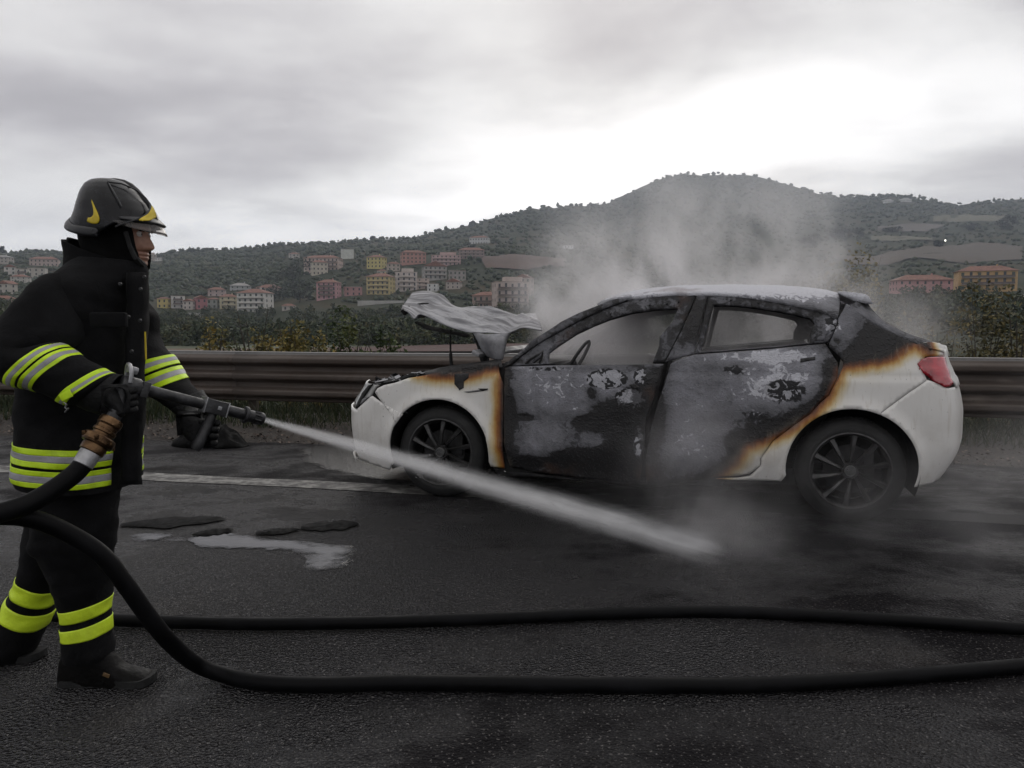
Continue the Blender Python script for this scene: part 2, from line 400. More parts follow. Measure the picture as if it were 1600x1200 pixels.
strip('verge', lambda x: road_edge(x) - .25, lambda x: 9.01 - .225 * x + 1.4, -60, 60, 601, 14, M_soil,
      lambda x, y: -.012 + .09 * float(sst(y - road_edge(x), .0, 1.2)) * (.6 + .5 * float(vnoise(x, y, 1.7))) + .03 * float(vnoise(x, y, 6.)) * float(sst(y - road_edge(x), .0, .3)) - .25 * float(sst(rail_q(x, y), .5, 1.4)))

# ---- puddles and burnt flakes on the road
m, T, b, co = mk('puddle_water'); b.inputs['Base Color'].default_value = (.012, .012, .013, 1); b.inputs['Roughness'].default_value = .03
T.set(b.inputs['Normal'], T.bump(T.noise(co, 9, 4), .14, .012)); M_pud = m
ea = T.attr('edge').outputs['Fac']; al = T.ss(T.add(ea, T.mul(T.sub(T.noise(co, 4, 7, .7), .5), .42)), -.02, .08); T.set(b.inputs['Alpha'], al)
M_rip = m.copy()
for nd in M_rip.node_tree.nodes:
    if nd.type == 'BUMP': nd.inputs['Strength'].default_value = .5; nd.inputs['Distance'].default_value = .02
    if nd.type == 'TEX_NOISE' and abs(nd.inputs['Scale'].default_value - 9) < .1: nd.inputs['Scale'].default_value = 34
PUD = [[(292, 840), (340, 832), (390, 836), (430, 843), (480, 846), (520, 850), (556, 853), (553, 868), (545, 882), (505, 890), (470, 888), (480, 872), (440, 862), (380, 858), (320, 856), (300, 848)],
       [(200, 836), (240, 832), (276, 836), (290, 843), (262, 848), (215, 846)],
       [(470, 700), (520, 694), (570, 706), (610, 722), (650, 735), (655, 752), (600, 750), (545, 742), (500, 730), (470, 718)]]
for p in PUD:
    g = [ground(*q, .005) for q in p]; P2 = [(v.x, v.y) for v in g]
    P2 = crom(np.array(P2 + P2[:1]), 60)[:-1]; P2 = P2 + (rng.random(P2.shape) - .5) * .02
    V, Tt = fill(P2, .04); tag(link('puddle', fast_mesh('puddle', np.c_[V, np.full(len(V), .005)], Tt, M_rip if p[0][1] < 760 else M_pud, False, {'edge': sdist(V, P2)})), kind='structure')
M_flake = simple('burnt_plastic', (.005, .005, .005), .65, 0, .5, 12, .8, 30, None, .06)
FL = [((188, 822), (350, 812), 18, 'long flat black burnt flake on the wet road right of the firefighter'),
      ((300, 838), (365, 829), 9, 'small pointed burnt flake at the left end of the puddle'),
      ((470, 826), (560, 820), 16, 'black burnt scrap lying behind the right end of the puddle'),
      ((400, 836), (470, 828), 9, 'thin burnt flake lying along the far rim of the puddle'),
      ((540, 838), (600, 846), 9, 'dull grey burnt scrap just right of the puddle')]
for a, b_, hh, lab in FL[:4]:
    A, B = ground(*a), ground(*b_); n = 26; v = []; D = B - A; N = Vector((-D.y, D.x, 0)).normalized(); wd = hh / F * A.y * 3.6
    for i in range(n):
        for k in range(7):
            u = i / (n - 1); wv = wd * (.25 + .75 * math.sin(PI * min(1, max(0, u))) ** .7) * (1 + .5 * nz((u * 5, 1, 3), 1, A.x * 9)); f_ = k / 6 - .5
            p = A + D * u + N * (wv * f_ + .1 * wd * nz((u * 4, k, 2), 1, A.x)); e = 1 - (2 * f_) ** 2
            v.append((p.x, p.y, .008 + (.006 + .022 * abs(nz((u * 7, f_ * 3, 1), 1.3, A.x * 5))) * e * (math.sin(PI * u) ** .3)))
    f = [(i * 7 + k, (i + 1) * 7 + k, (i + 1) * 7 + k + 1, i * 7 + k + 1) for i in range(n - 1) for k in range(6)]
    o = obj('burnt_flake', v, f, M_flake); tag(o, lab, 'debris', 'burnt flakes on the road')

# ---- grass and litter on the verge
def blades(n, xr, yf, h0, h1, w_, cols):
    X = rng.uniform(*xr, n); Y = yf(X); zb = -.05; ang = rng.uniform(0, 2 * PI, n); h = rng.uniform(h0, h1, n) * (0.5 + vnoise(X, Y, 1.6)); lean = rng.normal(0, .35, (n, 2)) * h[:, None]
    dx_, dy_ = np.cos(ang) * w_, np.sin(ang) * w_; Zb = np.full(n, zb)
    v = np.stack([np.c_[X - dx_, Y - dy_, Zb], np.c_[X + dx_, Y + dy_, Zb], np.c_[X + lean[:, 0] * .4 + dx_ * .7, Y + lean[:, 1] * .4 + dy_ * .7, Zb + h * .6], np.c_[X + lean[:, 0] * .4 - dx_ * .7, Y + lean[:, 1] * .4 - dy_ * .7, Zb + h * .6], np.c_[X + lean[:, 0], Y + lean[:, 1], Zb + h]], 1).reshape(-1, 3)
    i = np.arange(n)[:, None] * 5; f = np.concatenate([i + [0, 1, 2], i + [0, 2, 3], i + [3, 2, 4]])
    return v, f, np.repeat(rng.random(n), 5)
def leaf_mat(name, ca, cb, cc):
    m, T, b, co = mk(name); a = T.attr('tint').outputs['Fac']
    T.set(b.inputs['Base Color'], T.ramp(a, [(0, ca), (.5, cb), (1, cc)])); b.inputs['Roughness'].default_value = .65; b.inputs['Specular IOR Level'].default_value = .25
    b.inputs['Subsurface Weight'].default_value = 0
    return m
M_grass = leaf_mat('grass_blades', (.012, .022, .007), (.022, .034, .011), (.050, .044, .020))
v, f, t = blades(26000, (-9, 9), lambda X: road_edge(X) + .75 + (9.01 - .225 * X + 1.2 - road_edge(X) - .75) * rng.random(len(X)) ** .9, .10, .38, .007, None)
tag(link('grass', fast_mesh('grass', v, f, M_grass, attrs={'tint': t})), kind='stuff')
n = 4200; X = rng.uniform(-8, 8, n); Y = road_edge(X) - .12 + rng.gamma(2., .22, n); a = rng.uniform(0, 2 * PI, n); s = rng.uniform(.006, .026, n); tl = rng.normal(0, .5, (n, 2))
cx, cy = np.cos(a) * s, np.sin(a) * s; zb = .012 + .07 * sst(Y - road_edge(X), 0, 1.2)
v = np.stack([np.c_[X - cx, Y - cy, zb], np.c_[X + cy * .6, Y - cx * .6, zb + s * tl[:, 0] * .6 + .008], np.c_[X + cx, Y + cy, zb + .012], np.c_[X - cy * .6, Y + cx * .6, zb + s * tl[:, 1] * .6 + .008]], 1).reshape(-1, 3)
M_lit = leaf_mat('dry_litter', (.022, .016, .013), (.055, .035, .026), (.20, .16, .13))
tag(link('litter', fast_mesh('litter', v, np.arange(n * 4).reshape(-1, 4), M_lit, attrs={'tint': np.repeat(rng.random(n) ** 1.6, 4)})), kind='stuff')

# ================================================================ guardrail
gr = tag(empty('guardrail', (0, 9.01, 0), -RA), 'long rusty brown three-wave steel guardrail running behind the burnt car', 'guardrail')
m, T, b, co = mk('weathered_rail_steel')
n1 = T.noise(T.mapping(co, scale=(.35, 1, 2.)), 2.1, 6, .6, .3); n2 = T.noise(co, 22, 4)
c = T.mix(T.ss(n1, .40, .62), (.085, .068, .058), (.054, .039, .031)); c = T.mix(T.ss(T.noise(T.mapping(co, scale=(.4, 1, 1)), 1.1, 4), .60, .66), c, (.19, .158, .132))
c = T.mix(T.mul(T.ss(n2, .5, .75), .4), c, (.035, .026, .022)); c = T.mix(T.mul(T.ss(T.noise(T.mapping(co, scale=(7, 1, .5)), 2, 4, .6), .55, .72), .55), c, (.055, .028, .016)); sz = T.n('ShaderNodeSeparateXYZ', {'Vector': co}).outputs[2]
c = T.mix(T.ss(sz, .832, .850), c, T.mix(n2, (.22, .215, .21), (.15, .146, .143)))  # galvanised top edge, with the sky light it catches put into the colour
T.set(b.inputs['Base Color'], c); b.inputs['Roughness'].default_value = .55; b.inputs['Metallic'].default_value = .25; T.set(b.inputs['Normal'], T.bump(n2, .25, .01)); M_rail = m
prof = []
for i in range(49):
    u = i / 48; zz = .285 + .585 * u
    hump = .5 - .5 * math.cos(2 * PI * 3 * u); prof.append((-.012 - .075 * sst(np.array(hump), .12, .88) - .004 * hump, zz))
prof = [(-.006, .278)] + prof + [(-.012, .872), (.022, .878), (.022, .868)]
def beam(x0, x1, off):
    v = []; f = []; k = len(prof); nn = 10
    for i in range(nn + 1):
        x = x0 + (x1 - x0) * i / nn
        for y, z in prof: v.append((x - 0, y + off + .006 * math.sin(x * 1.3) , z + .006 * math.sin(x * .9)))
    for i in range(nn):
        for j in range(k - 1): f.append((i * k + j, (i + 1) * k + j, (i + 1) * k + j + 1, i * k + j + 1))
    return v, f
for i in range(-8, 9):
    x0 = i * 4.5 + 1.2; v, f = beam(x0 - .16, x0 + 4.5, -.004 * (i % 2))
    o = obj('rail_beam', v, f, M_rail, gr); md = o.modifiers.new('thickness', 'SOLIDIFY'); md.thickness = .004
    for dz_ in (.385, .58, .775):
        for dx_ in (-.1, .08):
            o2 = MB().lathe([(0, .016), (.012, .016), (.016, .009), (.016, 0)], (x0 + dx_, -.012 + .0, dz_ - .0), (0, -1, 0), 8).build('bolt', M_rail, gr)
M_post = simple('rusty_post', (.06, .045, .036), .7, .2, .4, 6, .3, 30)
for i in range(-16, 17):
    x = i * 2.25 + 1.2
    p = MB().box((x, .085, .22), (.10, .006, 1.16)).box((x - .052, .115, .22), (.006, .06, 1.16)).box((x + .052, .115, .22), (.006, .06, 1.16)).build('rail_post', M_post, gr, False)
    MB().box((x, .045, .575), (.12, .074, .30), None, .008).build('spacer', M_post, gr)

# ================================================================ vegetation
def ico(sub):
    bm = bmesh.new(); bmesh.ops.create_icosphere(bm, subdivisions=sub, radius=1); v = np.array([p.co[:] for p in bm.verts]); f = np.array([[q.index for q in p.verts] for p in bm.faces]); bm.free(); return v, f
def lump_protos(sub, k, amp):
    v0, f0 = ico(sub); out = []
    for i in range(k):
        r = np.array([1 + amp * nz(p, 1.3, i * 3.7) + amp * .8 * nz(p, 3.1, i * 5.1) for p in v0]); v = v0 * r[:, None]; v[:, 2] = np.where(v[:, 2] < -.2, v[:, 2] * .55, v[:, 2])
        out.append(v)
    return out, f0
def crown_proto(n, size, seed, clumps=14, flat=.8, rad=None):
    """leaf-sized quads gathered in clumps through a crown of unit radius"""
    r = np.random.default_rng(seed); c = r.normal(0, .42, (clumps, 3)); c *= np.minimum(1, .8 / np.linalg.norm(c, axis=1))[:, None]; cr = r.uniform(.22, .46, clumps)
    k = r.integers(0, clumps, n); p = r.normal(0, 1, (n, 3)); p /= np.linalg.norm(p, axis=1)[:, None]; p = c[k] + p * (cr[k] * r.random(n) ** .33)[:, None]; p[:, 2] *= flat
    if rad is not None: p = p * np.array(rad)
    nrm = r.normal(0, 1, (n, 3)) + np.array([0, 0, .7]); nrm /= np.linalg.norm(nrm, axis=1)[:, None]; a = np.cross(nrm, r.normal(0, 1, (n, 3))); a /= np.linalg.norm(a, axis=1)[:, None]; b_ = np.cross(nrm, a)
    s = size * r.uniform(.6, 1.4, n)[:, None]; v = np.stack([p - a * s, p + b_ * s * .55, p + a * s, p - b_ * s * .55], 1).reshape(-1, 3)
    t = np.repeat(np.clip(.5 + .28 * r.normal(0, 1, clumps)[k] + .12 * r.normal(0, 1, n), 0, 1), 4)
    return v, np.arange(n * 4).reshape(-1, 4), t
M_wood = leaf_mat('woodland_leaves', (.014, .022, .012), (.031, .042, .018), (.075, .066, .030))
M_brush = leaf_mat('brush_leaves', (.015, .025, .009), (.036, .050, .017), (.090, .078, .030))
M_bark = simple('bark', (.045, .036, .028), .9, 0, .4, 6, .5, 30)

HOUSE_BOX = []   # (x0, x1, top, base) windows on the slope kept clear of trees
HOUSES = [
 # x0, x1, eave row, base row, colour, storeys, roof, yaw, balconies, label
 (0, 26, 444, 459, (.42, .38, .33), 2, 'gable', -.5, 0, 'pale gabled house at the far left edge, level with the firefighter\'s upper arm'),
 (-14, 20, 467, 479, (.40, .27, .24), 2, 'hip', .1, 0, 'long dull pink house at the left edge below the pale gabled house'),
 (9, 28, 418, 430, (.50, .46, .42), 2, 'gable', .3, 0, 'small white gabled house left of the firefighter\'s shoulder, in front of taller roofs'),
 (-6, 20, 403, 412, (.38, .34, .30), 2, 'hip', -.2, 0, 'greyish house under a pale roof at the upper left edge below the lone dark tree'),
 (27, 47, 421, 433, (.44, .40, .34), 2, 'flat', .2, 1, 'cream flat-topped house behind the firefighter\'s shoulder, left of the red roofs'),
 (20, 45, 433, 442, (.46, .43, .38), 2, 'hip', -.1, 0, 'low cream house row below the white gabled house on the left slope'),
 (46, 72, 420, 432, (.42, .38, .33), 2, 'flat', .1, 0, 'cream block right against the firefighter\'s shoulder outline'),
 (50, 92, 406, 417, (.40, .30, .26), 2, 'hip', .15, 0, 'wide house with a long red roof behind the firefighter\'s collar'),
 (228, 247, 399, 411, (.36, .30, .25), 3, 'flat', .2, 0, 'tan house just right of the firefighter\'s chin on the ridge'),
 (246, 256, 404, 412, (.50, .48, .45), 2, 'flat', -.2, 0, 'tiny white house beside the tan house at the firefighter\'s chin'),
 (247, 266, 467, 482, (.46, .36, .10), 2, 'hip', -.3, 0, 'small bright yellow house at the left end of the lower village row'),
 (266, 289, 463, 482, (.52, .50, .47), 3, 'flat', .25, 1, 'tall white house next to the small yellow house'),
 (287, 305, 471, 484, (.46, .40, .36), 2, 'gable', -.3, 0, 'small whitish house between the tall white house and the crimson one'),
 (303, 324, 466, 484, (.34, .12, .13), 2, 'gable', .5, 0, 'crimson red gabled house in the lower village row'),
 (324, 343, 468, 483, (.30, .32, .29), 2, 'hip', -.2, 0, 'grey green house right of the crimson gabled house'),
 (341, 371, 464, 484, (.48, .42, .27), 3, 'hip', .2, 1, 'pale yellow house with balconies left of the big white block'),
 (370, 422, 458, 490, (.54, .52, .48), 4, 'hip', -.25, 1, 'big four-storey white house with balconies at the right end of the lower village row'),
 (325, 352, 453, 464, (.40, .30, .28), 2, 'hip', .1, 0, 'pinkish house standing above the lower village row'),
 (359, 391, 447, 457, (.36, .37, .37), 2, 'hip', .1, 0, 'house with a pale grey hipped roof above the big white block'),
 (401, 438, 450, 461, (.30, .24, .20), 2, 'hip', -.1, 0, 'brownish low house above and right of the big white block'),
 (476, 534, 404, 425, (.44, .33, .28), 3, 'hip', -.15, 1, 'wide pinkish apartment house with long balconies high on the slope'),
 (485, 513, 411, 431, (.48, .42, .33), 3, 'hip', .3, 0, 'cream block standing in front of the wide pinkish apartment house'),
 (533, 554, 391, 406, (.50, .51, .46), 1, 'flat', .15, 0, 'plain whitish windowless cube building on the slope'),
 (574, 604, 403, 420, (.50, .42, .13), 3, 'hip', -.35, 0, 'bright yellow house on the upper slope right of the whitish cube'),
 (625, 666, 396, 413, (.42, .20, .16), 3, 'hip', .25, 0, 'salmon red apartment house on the upper slope'),
 (673, 720, 400, 416, (.46, .30, .29), 3, 'flat', .1, 1, 'pink house with white window surrounds on the upper slope'),
 (716, 757, 392, 406, (.27, .20, .18), 3, 'hip', .1, 1, 'dark brownish apartment house at the right end of the upper slope'),
 (734, 766, 373, 384, (.50, .50, .50), 2, 'hip', -.2, 0, 'white villa alone on the wooded slope above the village'),
 (495, 531, 442, 468, (.46, .24, .25), 4, 'hip', -.2, 1, 'tall pink house with balconies at the left of the middle row'),
 (536, 566, 449, 463, (.38, .19, .18), 2, 'flat', .2, 0, 'low reddish house between the tall pink and the yellow balcony house'),
 (573, 616, 433, 461, (.50, .40, .17), 4, 'hip', -.25, 1, 'yellow four-storey house with brown balconies in the middle row'),
 (616, 652, 426, 456, (.50, .43, .39), 4, 'flat', .15, 1, 'cream four-storey house with a set back attic right of the yellow balcony house'),
 (650, 671, 436, 453, (.47, .37, .32), 3, 'flat', .1, 1, 'small peach house tucked right of the cream four-storey house'),
 (658, 698, 417, 437, (.34, .32, .30), 3, 'gable', .2, 1, 'grey gabled house in front of the pink house with white windows'),
 (668, 686, 444, 456, (.52, .51, .50), 2, 'flat', -.2, 0, 'small white house just above the raised bonnet'),
 (700, 728, 424, 438, (.30, .27, .25), 2, 'flat', .1, 0, 'grey brown house below the dark brownish apartment house'),
 (768, 826, 441, 486, (.46, .37, .33), 4, 'flat', .2, 1, 'large cream apartment house with balconies behind the raised bonnet'),
 (805, 834, 435, 462, (.46, .38, .34), 3, 'gable', -.3, 1, 'gabled top wing of the large cream apartment house'),
 (738, 780, 462, 484, (.36, .25, .21), 2, 'hip', -.2, 1, 'brownish pink house left of the large cream apartment house'),
 (1403, 1486, 438, 456, (.44, .21, .20), 2, 'hip', .06, 0, 'long low pink house beyond the rear of the car'),
 (1503, 1588, 424, 455, (.50, .31, .12), 3, 'hip', -.12, 1, 'wide orange villa with long balcony at the far right'),
 (604, 626, 413, 424, (.44, .36, .30), 2, 'hip', .2, 0, 'small tan house between the bright yellow and the salmon upper houses'),
 (590, 606, 424, 431, (.40, .36, .30), 1, 'hip', -.2, 0, 'tiny low tan house just under the bright yellow upper house'),
 (452, 470, 398, 405, (.42, .38, .34), 2, 'hip', .2, 0, 'small pale house on the slope left of the wide pinkish apartment house'),
 (836, 852, 478, 487, (.46, .42, .40), 1, 'flat', .1, 0, 'low white annexe right of the large cream apartment house'),
 (697, 722, 441, 452, (.40, .34, .30), 2, 'gable', -.2, 0, 'small tan gabled house above the raised bonnet\'s hump'),
 (440, 462, 478, 486, (.38, .34, .30), 1, 'hip', .1, 0, 'low tan cottage half hidden in the brush below the tall pink house'),
 (879, 895, 385, 390, (.55, .55, .55), 1, 'flat', .1, 0, 'tiny white house on the hillside left of the smoke'),
 (1372, 1388, 316, 320, (.5, .5, .5), 1, 'flat', .1, 0, 'tiny pale building below the ridge, left one of two on the right'),
 (1399, 1416, 314, 319, (.5, .5, .5), 1, 'flat', .1, 0, 'tiny pale building below the ridge, right one of two on the right'),
]
WALLM = {}
def wallm(c):
    g_ = sum(c) / 3; c = tuple((x * .85 + g_ * .15) * 1.0 for x in c); k = tuple(round(x, 2) for x in c)
    if k not in WALLM: WALLM[k] = simple('plaster', c, .85, 0, .14, .35, .1, 3)
    return WALLM[k]
M_tile = simple('roof_tile', (.19, .090, .065), .85, 0, .35, .8, .4, 4); M_rgrey = simple('roof_grey', (.24, .23, .22), .8, 0, .25, .8, .2, 4)
M_pane = simple('window_dark', (.035, .036, .040), .25, 0, .3, 1, 0); M_shut = simple('window_shutter', (.055, .07, .05), .6, 0, .3, 1, 0); M_bal = simple('balcony_concrete', (.34, .28, .24), .8, 0, .2, 1, .1, 3)
M_railing = simple('balcony_railing', (.10, .075, .065), .6, 0, .3, 1, 0)
me_w = mesh('window', *(lambda q: (q.v, q.f))(MB().box((0, 0, 0), (1.0, .12, 1.5))), M_pane, False)
me_s = mesh('window', *(lambda q: (q.v, q.f))(MB().box((0, 0, 0), (1.2, .16, 1.6))), M_shut, False)
me_d = mesh('window', *(lambda q: (q.v, q.f))(MB().box((0, 0, 0), (1.1, .12, 2.1))), M_pane, False)
def house(x0, x1, ye, yb, col_, nf, roof, yaw, balc, label):
    xc = (x0 + x1) / 2; d = dist_at(xc, yb); s = d / F
    wpx = (x1 - x0) * s; h = (yb - ye) * s; cs, sn = abs(math.cos(yaw)), abs(math.sin(yaw)); ratio = .75 if wpx < 22 else .5
    W_ = wpx / (cs + ratio * sn); Dp = W_ * ratio
    X = (xc - 800) / F * d; zb = HC + (YH - yb) * s
    r = tag(empty('house', (X, d + Dp * .5 * cs, zb), yaw + math.atan2(-X, d) * .4), label, 'house', 'houses on the hillside')
    wm = wallm(col_); low = 6
    MB().box((0, 0, (h - low) / 2), (W_, Dp, h + low)).build('wall', wm, r, False)
    ov = min(.7, .04 * W_ + .2)
    if roof == 'flat':
        MB().box((0, 0, h + .12), (W_ + ov * .6, Dp + ov * .6, .24)).build('roof', M_bal, r, False)
        if W_ > 12: MB().box((W_ * .08, Dp * .1, h + .24 + 1.2), (W_ * .55, Dp * .6, 2.4)).build('attic', wm, r, False)
    else:
        a, b_ = W_ / 2 + ov, Dp / 2 + ov; rh = min(2.6, Dp * .22); e = h + .02
        if roof == 'hip':
            rl = max(.2, a - b_ * .9); v = [(-a, -b_, e), (a, -b_, e), (a, b_, e), (-a, b_, e), (-rl, 0, e + rh), (rl, 0, e + rh)]; f = [(0, 1, 5, 4), (1, 2, 5), (2, 3, 4, 5), (3, 0, 4), (3, 2, 1, 0)]
        else:
            v = [(-a, -b_, e), (a, -b_, e), (a, b_, e), (-a, b_, e), (-0, -b_, e + rh * 1.5), (0, b_, e + rh * 1.5)]; f = [(0, 4, 5, 3), (4, 1, 2, 5), (0, 1, 4), (3, 5, 2), (3, 2, 1, 0)]
        rf = obj('roof', v, f, M_rgrey if 'grey' in label and 'roof' in label or 'pale roof' in label else M_tile, r, False)
        if wpx > 10: MB().box((W_ * .2, .1, e + rh), (.6, .6, 1.3)).build('chimney', wm, rf, False)
    if 'windowless' in label: return
    fh = h / nf; nwin = max(2, int(round(W_ / 3.4))); mw = me_s if (int(xc) % 3 == 0) else me_w; sc = min(1., fh / 3.0)
    for k in range(nf):
        zc_ = (k + .52) * fh
        for i in range(nwin):
            x = -W_ / 2 + (i + .5) * W_ / nwin; o = link('window', me_d if balc and (i % 2 == 1) else mw, r); o.location = (x, -Dp / 2 - .03, zc_); o.scale = (sc, 1, sc)
        side = -1 if yaw < 0 else 1
        for i in range(max(1, nwin // 2)):
            y = -Dp / 2 + (i + .5) * Dp / max(1, nwin // 2); o = link('window', mw, r); o.location = (-(W_ / 2 + .03) * side * 1, y, zc_); o.rotation_euler = (0, 0, PI / 2); o.scale = (sc, 1, sc)
        if balc and k > 0:
            bw = W_ * (.9 if W_ > 14 else .7)
            q = MB().box((0, -Dp / 2 - .65, k * fh), (bw, 1.3, .2)).build('balcony', M_bal, r, False)
            MB().box((0, -Dp / 2 - 1.27, k * fh + .55), (bw, .06, .9)).build('railing', M_railing if int(xc) % 2 else wm, q, False)
for h_ in HOUSES: house(*h_); HOUSE_BOX.append(h_[:4])
for (x0, x1, y0, y1, lab) in [(560, 632, 470, 476, 'long low pale retaining wall left of the raised bonnet'), (293, 321, 489, 496, 'short white garden wall below the lower village row'), (1575, 1640, 460, 467, 'low whitish wall below the orange villa')]:
    d = dist_at((x0 + x1) / 2, y1); s = d / F; o = MB().box(((((x0 + x1) / 2) - 800) * s, d, HC + (YH - (y0 + y1) / 2) * s - 1), ((x1 - x0) * s, .5, (y1 - y0) * s + 2)).build('garden_wall', wallm((.36, .35, .33)), None, False)
    tag(o, lab, 'wall'); HOUSE_BOX.append((x0, x1, y0, y1))

def clear_of_houses(px, y, m=2):
    ok = np.ones(len(px), bool)
    for x0, x1, t, b_ in HOUSE_BOX: ok &= ~((px > x0 - m) & (px < x1 + m) & (y > t + 2) & (y < b_ + 3))
    for poly, *_ in FIELDS: ok &= ~in_poly(np.c_[px, y], poly)
    return ok
# far woods: one mass
P1, f1 = lump_protos(2, 14, .62); P0, f0_ = lump_protos(1, 14, .75)
n = 21000; px = rng.uniform(-500, 2100, n); ys = np.interp(px, SKX, SKY)
yl = np.interp(px, [-500, 0, 200, 300, 430, 500, 900, 1200, 1500, 2100], [470, 470, 480, 462, 462, 470, 478, 470, 430, 430]); y = ys + (yl - ys) * rng.random(n) ** 1.15 + .6
dens = np.where((px > 1180) & (y > 345), .42, 1.) * np.where((px > 440) & (px < 760) & (y > 402), .45, 1.)
ok = clear_of_houses(px, y) & (rng.random(n) < dens); px, y = px[ok], y[ok]
d = np.array([dist_at(a, b_) for a, b_ in zip(px, y)]) * rng.uniform(.985, 1.0, len(px)); X = (px - 800) / F * d; Zt = terrain_z(X, d)
s = np.clip(d / F * rng.uniform(2.0, 4.6, len(px)) * np.where(d > 1000, .78, 1.), 1.3, 5.); V = []; FF = []; TT = []; o = 0
for i in range(len(px)):
    near = s[i] > 50; p = P1[i % 14] if near else P0[i % 14]; f1_ = f1 if near else f0_; a = rng.uniform(0, 6.28); c_, s_ = math.cos(a), math.sin(a); q = p * s[i]
    V.append(np.c_[q[:, 0] * c_ - q[:, 1] * s_ + X[i], q[:, 0] * s_ + q[:, 1] * c_ + d[i], q[:, 2] * rng.uniform(.8, 1.25) + Zt[i] + s[i] * .5]); FF.append(f1_ + o); o += len(p)
    TT.append(np.clip(np.full(len(p), .44 + .55 * (rng.beta(2, 2.4) - .45)) + .25 * vnoise(X[i], d[i], .01) - .12 + p[:, 2] * .0, 0, 1))
tag(link('woodland', fast_mesh('woodland', np.concatenate(V), np.concatenate(FF), M_wood, True, {'tint': np.concatenate(TT)})), kind='stuff')
# brush on the plain below the road: one mass of leafy bushes
CP = [crown_proto(260, .13, 100 + i) for i in range(8)]
spec = [(-300, 240, 140, 480, 530), (200, 900, 420, 492, 533), (-300, 960, 420, 516, 531), (860, 1400, 300, 470, 533), (1380, 2000, 260, 462, 533)]
V = []; FF = []; TT = []; o = 0
for x0, x1, cnt, ya, yb in spec:
    for _ in range(cnt):
        px = rng.uniform(x0, x1); y = rng.uniform(ya, yb)
        if not clear_of_houses(np.array([px]), np.array([y]))[0]: continue
        d = dist_at(px, y) if y < 524 else rng.uniform(168, 235); X = (px - 800) / F * d; v, f, t = CP[rng.integers(8)]; s = rng.uniform(2.2, 4.6); a = rng.uniform(0, 6.28)
        q = v * s; V.append(np.c_[q[:, 0] * math.cos(a) - q[:, 1] * math.sin(a) + X, q[:, 0] * math.sin(a) + q[:, 1] * math.cos(a) + d, q[:, 2] + float(terrain_z(X, d)) + s * .55]); FF.append(f + o); o += len(v); TT.append(np.clip(t * .8 + rng.uniform(-.15, .25), 0, 1))
tag(link('brush', fast_mesh('brush', np.concatenate(V), np.concatenate(FF), M_brush, False, {'tint': np.concatenate(TT)})), kind='stuff')

def tree(name, X, Y, zb, h, wd, leaves, lsize, mat_, label, cat, group, seed, trunk=.25, flat=None, clumps=16):
    r = tag(empty(name, (X, Y, zb)), label, cat, group); rr = np.random.default_rng(seed)
    v, f, t = crown_proto(leaves, lsize, seed, clumps, 1., (wd / 1.95, wd / 1.95, h * (1 - trunk) * .60)); ch = h * (1 - trunk); v[:, 2] += h * trunk + ch * .42
    link('crown' if trunk > .12 else 'foliage', fast_mesh(name, v, f, mat_, False, {'tint': t}), r)
    tb = MB()
    if trunk > .12:
        tb.tube([(0, 0, -1), (.02 * h, 0, h * .3), (0, .02 * h, h * .6), (0, 0, h * .85)], [h * .03, h * .024, h * .015, h * .005], 7)
        for i in range(6):
            a = rr.uniform(0, 6.28); z0 = h * rr.uniform(.25, .6); e = Vector((math.cos(a) * wd * .35, math.sin(a) * wd * .35, z0 + h * .2)); tb.tube([(0, 0, z0), e * .5 + Vector((0, 0, z0 * .5 + .02 * h)), e], [h * .012, h * .009, h * .003], 5)
    else:
        for i in range(12):
            a = rr.uniform(0, 6.28); e = Vector((math.cos(a) * wd * rr.uniform(.1, .45), math.sin(a) * wd * rr.uniform(.1, .45), h * rr.uniform(.6, .98))); tb.tube([(0, 0, -.2), e * .5 + Vector((0, 0, .1 * h)), e], [.02, .012, .004], 5)
    tb.build('trunk' if trunk > .12 else 'stem', M_bark, r)
M_sh1 = leaf_mat('shrub_yellowing', (.034, .042, .012), (.11, .098, .030), (.27, .20, .06))
M_sh2 = leaf_mat('shrub_green', (.020, .034, .011), (.050, .072, .022), (.13, .125, .04))
M_sh3 = leaf_mat('shrub_olive', (.034, .033, .013), (.080, .070, .027), (.16, .125, .045))
SHR = [(395, 478, 105, 13.5, M_sh1, 'yellowing leafy shrub behind the guardrail, tallest near the firefighter'), (462, 490, 80, 14.5, M_sh1, 'thin yellow green shrub behind the guardrail, right of the tallest yellowing one'), (335, 506, 60, 13, M_sh1, 'low yellow leaved shrub poking over the guardrail nearest the firefighter'),
       (545, 486, 110, 16, M_sh2, 'dark green leafy shrub behind the guardrail, left of the raised bonnet'), (603, 506, 70, 15, M_sh2, 'small green shrub touching the raised bonnet\'s left tip from behind the rail'), (500, 520, 60, 13.2, M_sh1, 'low rusty shrub between the yellow green and the dark green shrubs'),
       (1535, 452, 130, 15.5, M_sh3, 'large olive bush behind the guardrail at the right edge'), (1592, 480, 90, 13.5, M_sh3, 'olive brown bush cut by the right picture edge'), (1470, 505, 70, 14, M_sh3, 'low olive bush just behind the car\'s tail light'),
       (1335, 388, 120, 24, M_sh1, 'sparse light leaved shrub seen through the smoke above the car\'s roof end'), (1260, 430, 90, 22, M_sh3, 'faint brown bush behind the smoke over the car roof'), (1420, 470, 70, 20, M_sh3, 'thin olive shrub behind the rear window smoke')]
for i, (px, top, wpx, Y, mt, lab) in enumerate(SHR):
    X = (px - 800) / F * Y; zb = float(terrain_z(X, Y)); h = HC + (YH - top) / F * Y - zb; tree('shrub', X, Y, zb, h, wpx / F * Y, 3200 if wpx > 75 else 1900, .040 * Y / 15, mt, lab, 'shrub', 'shrubs behind the guardrail', 300 + i, .05, clumps=26)
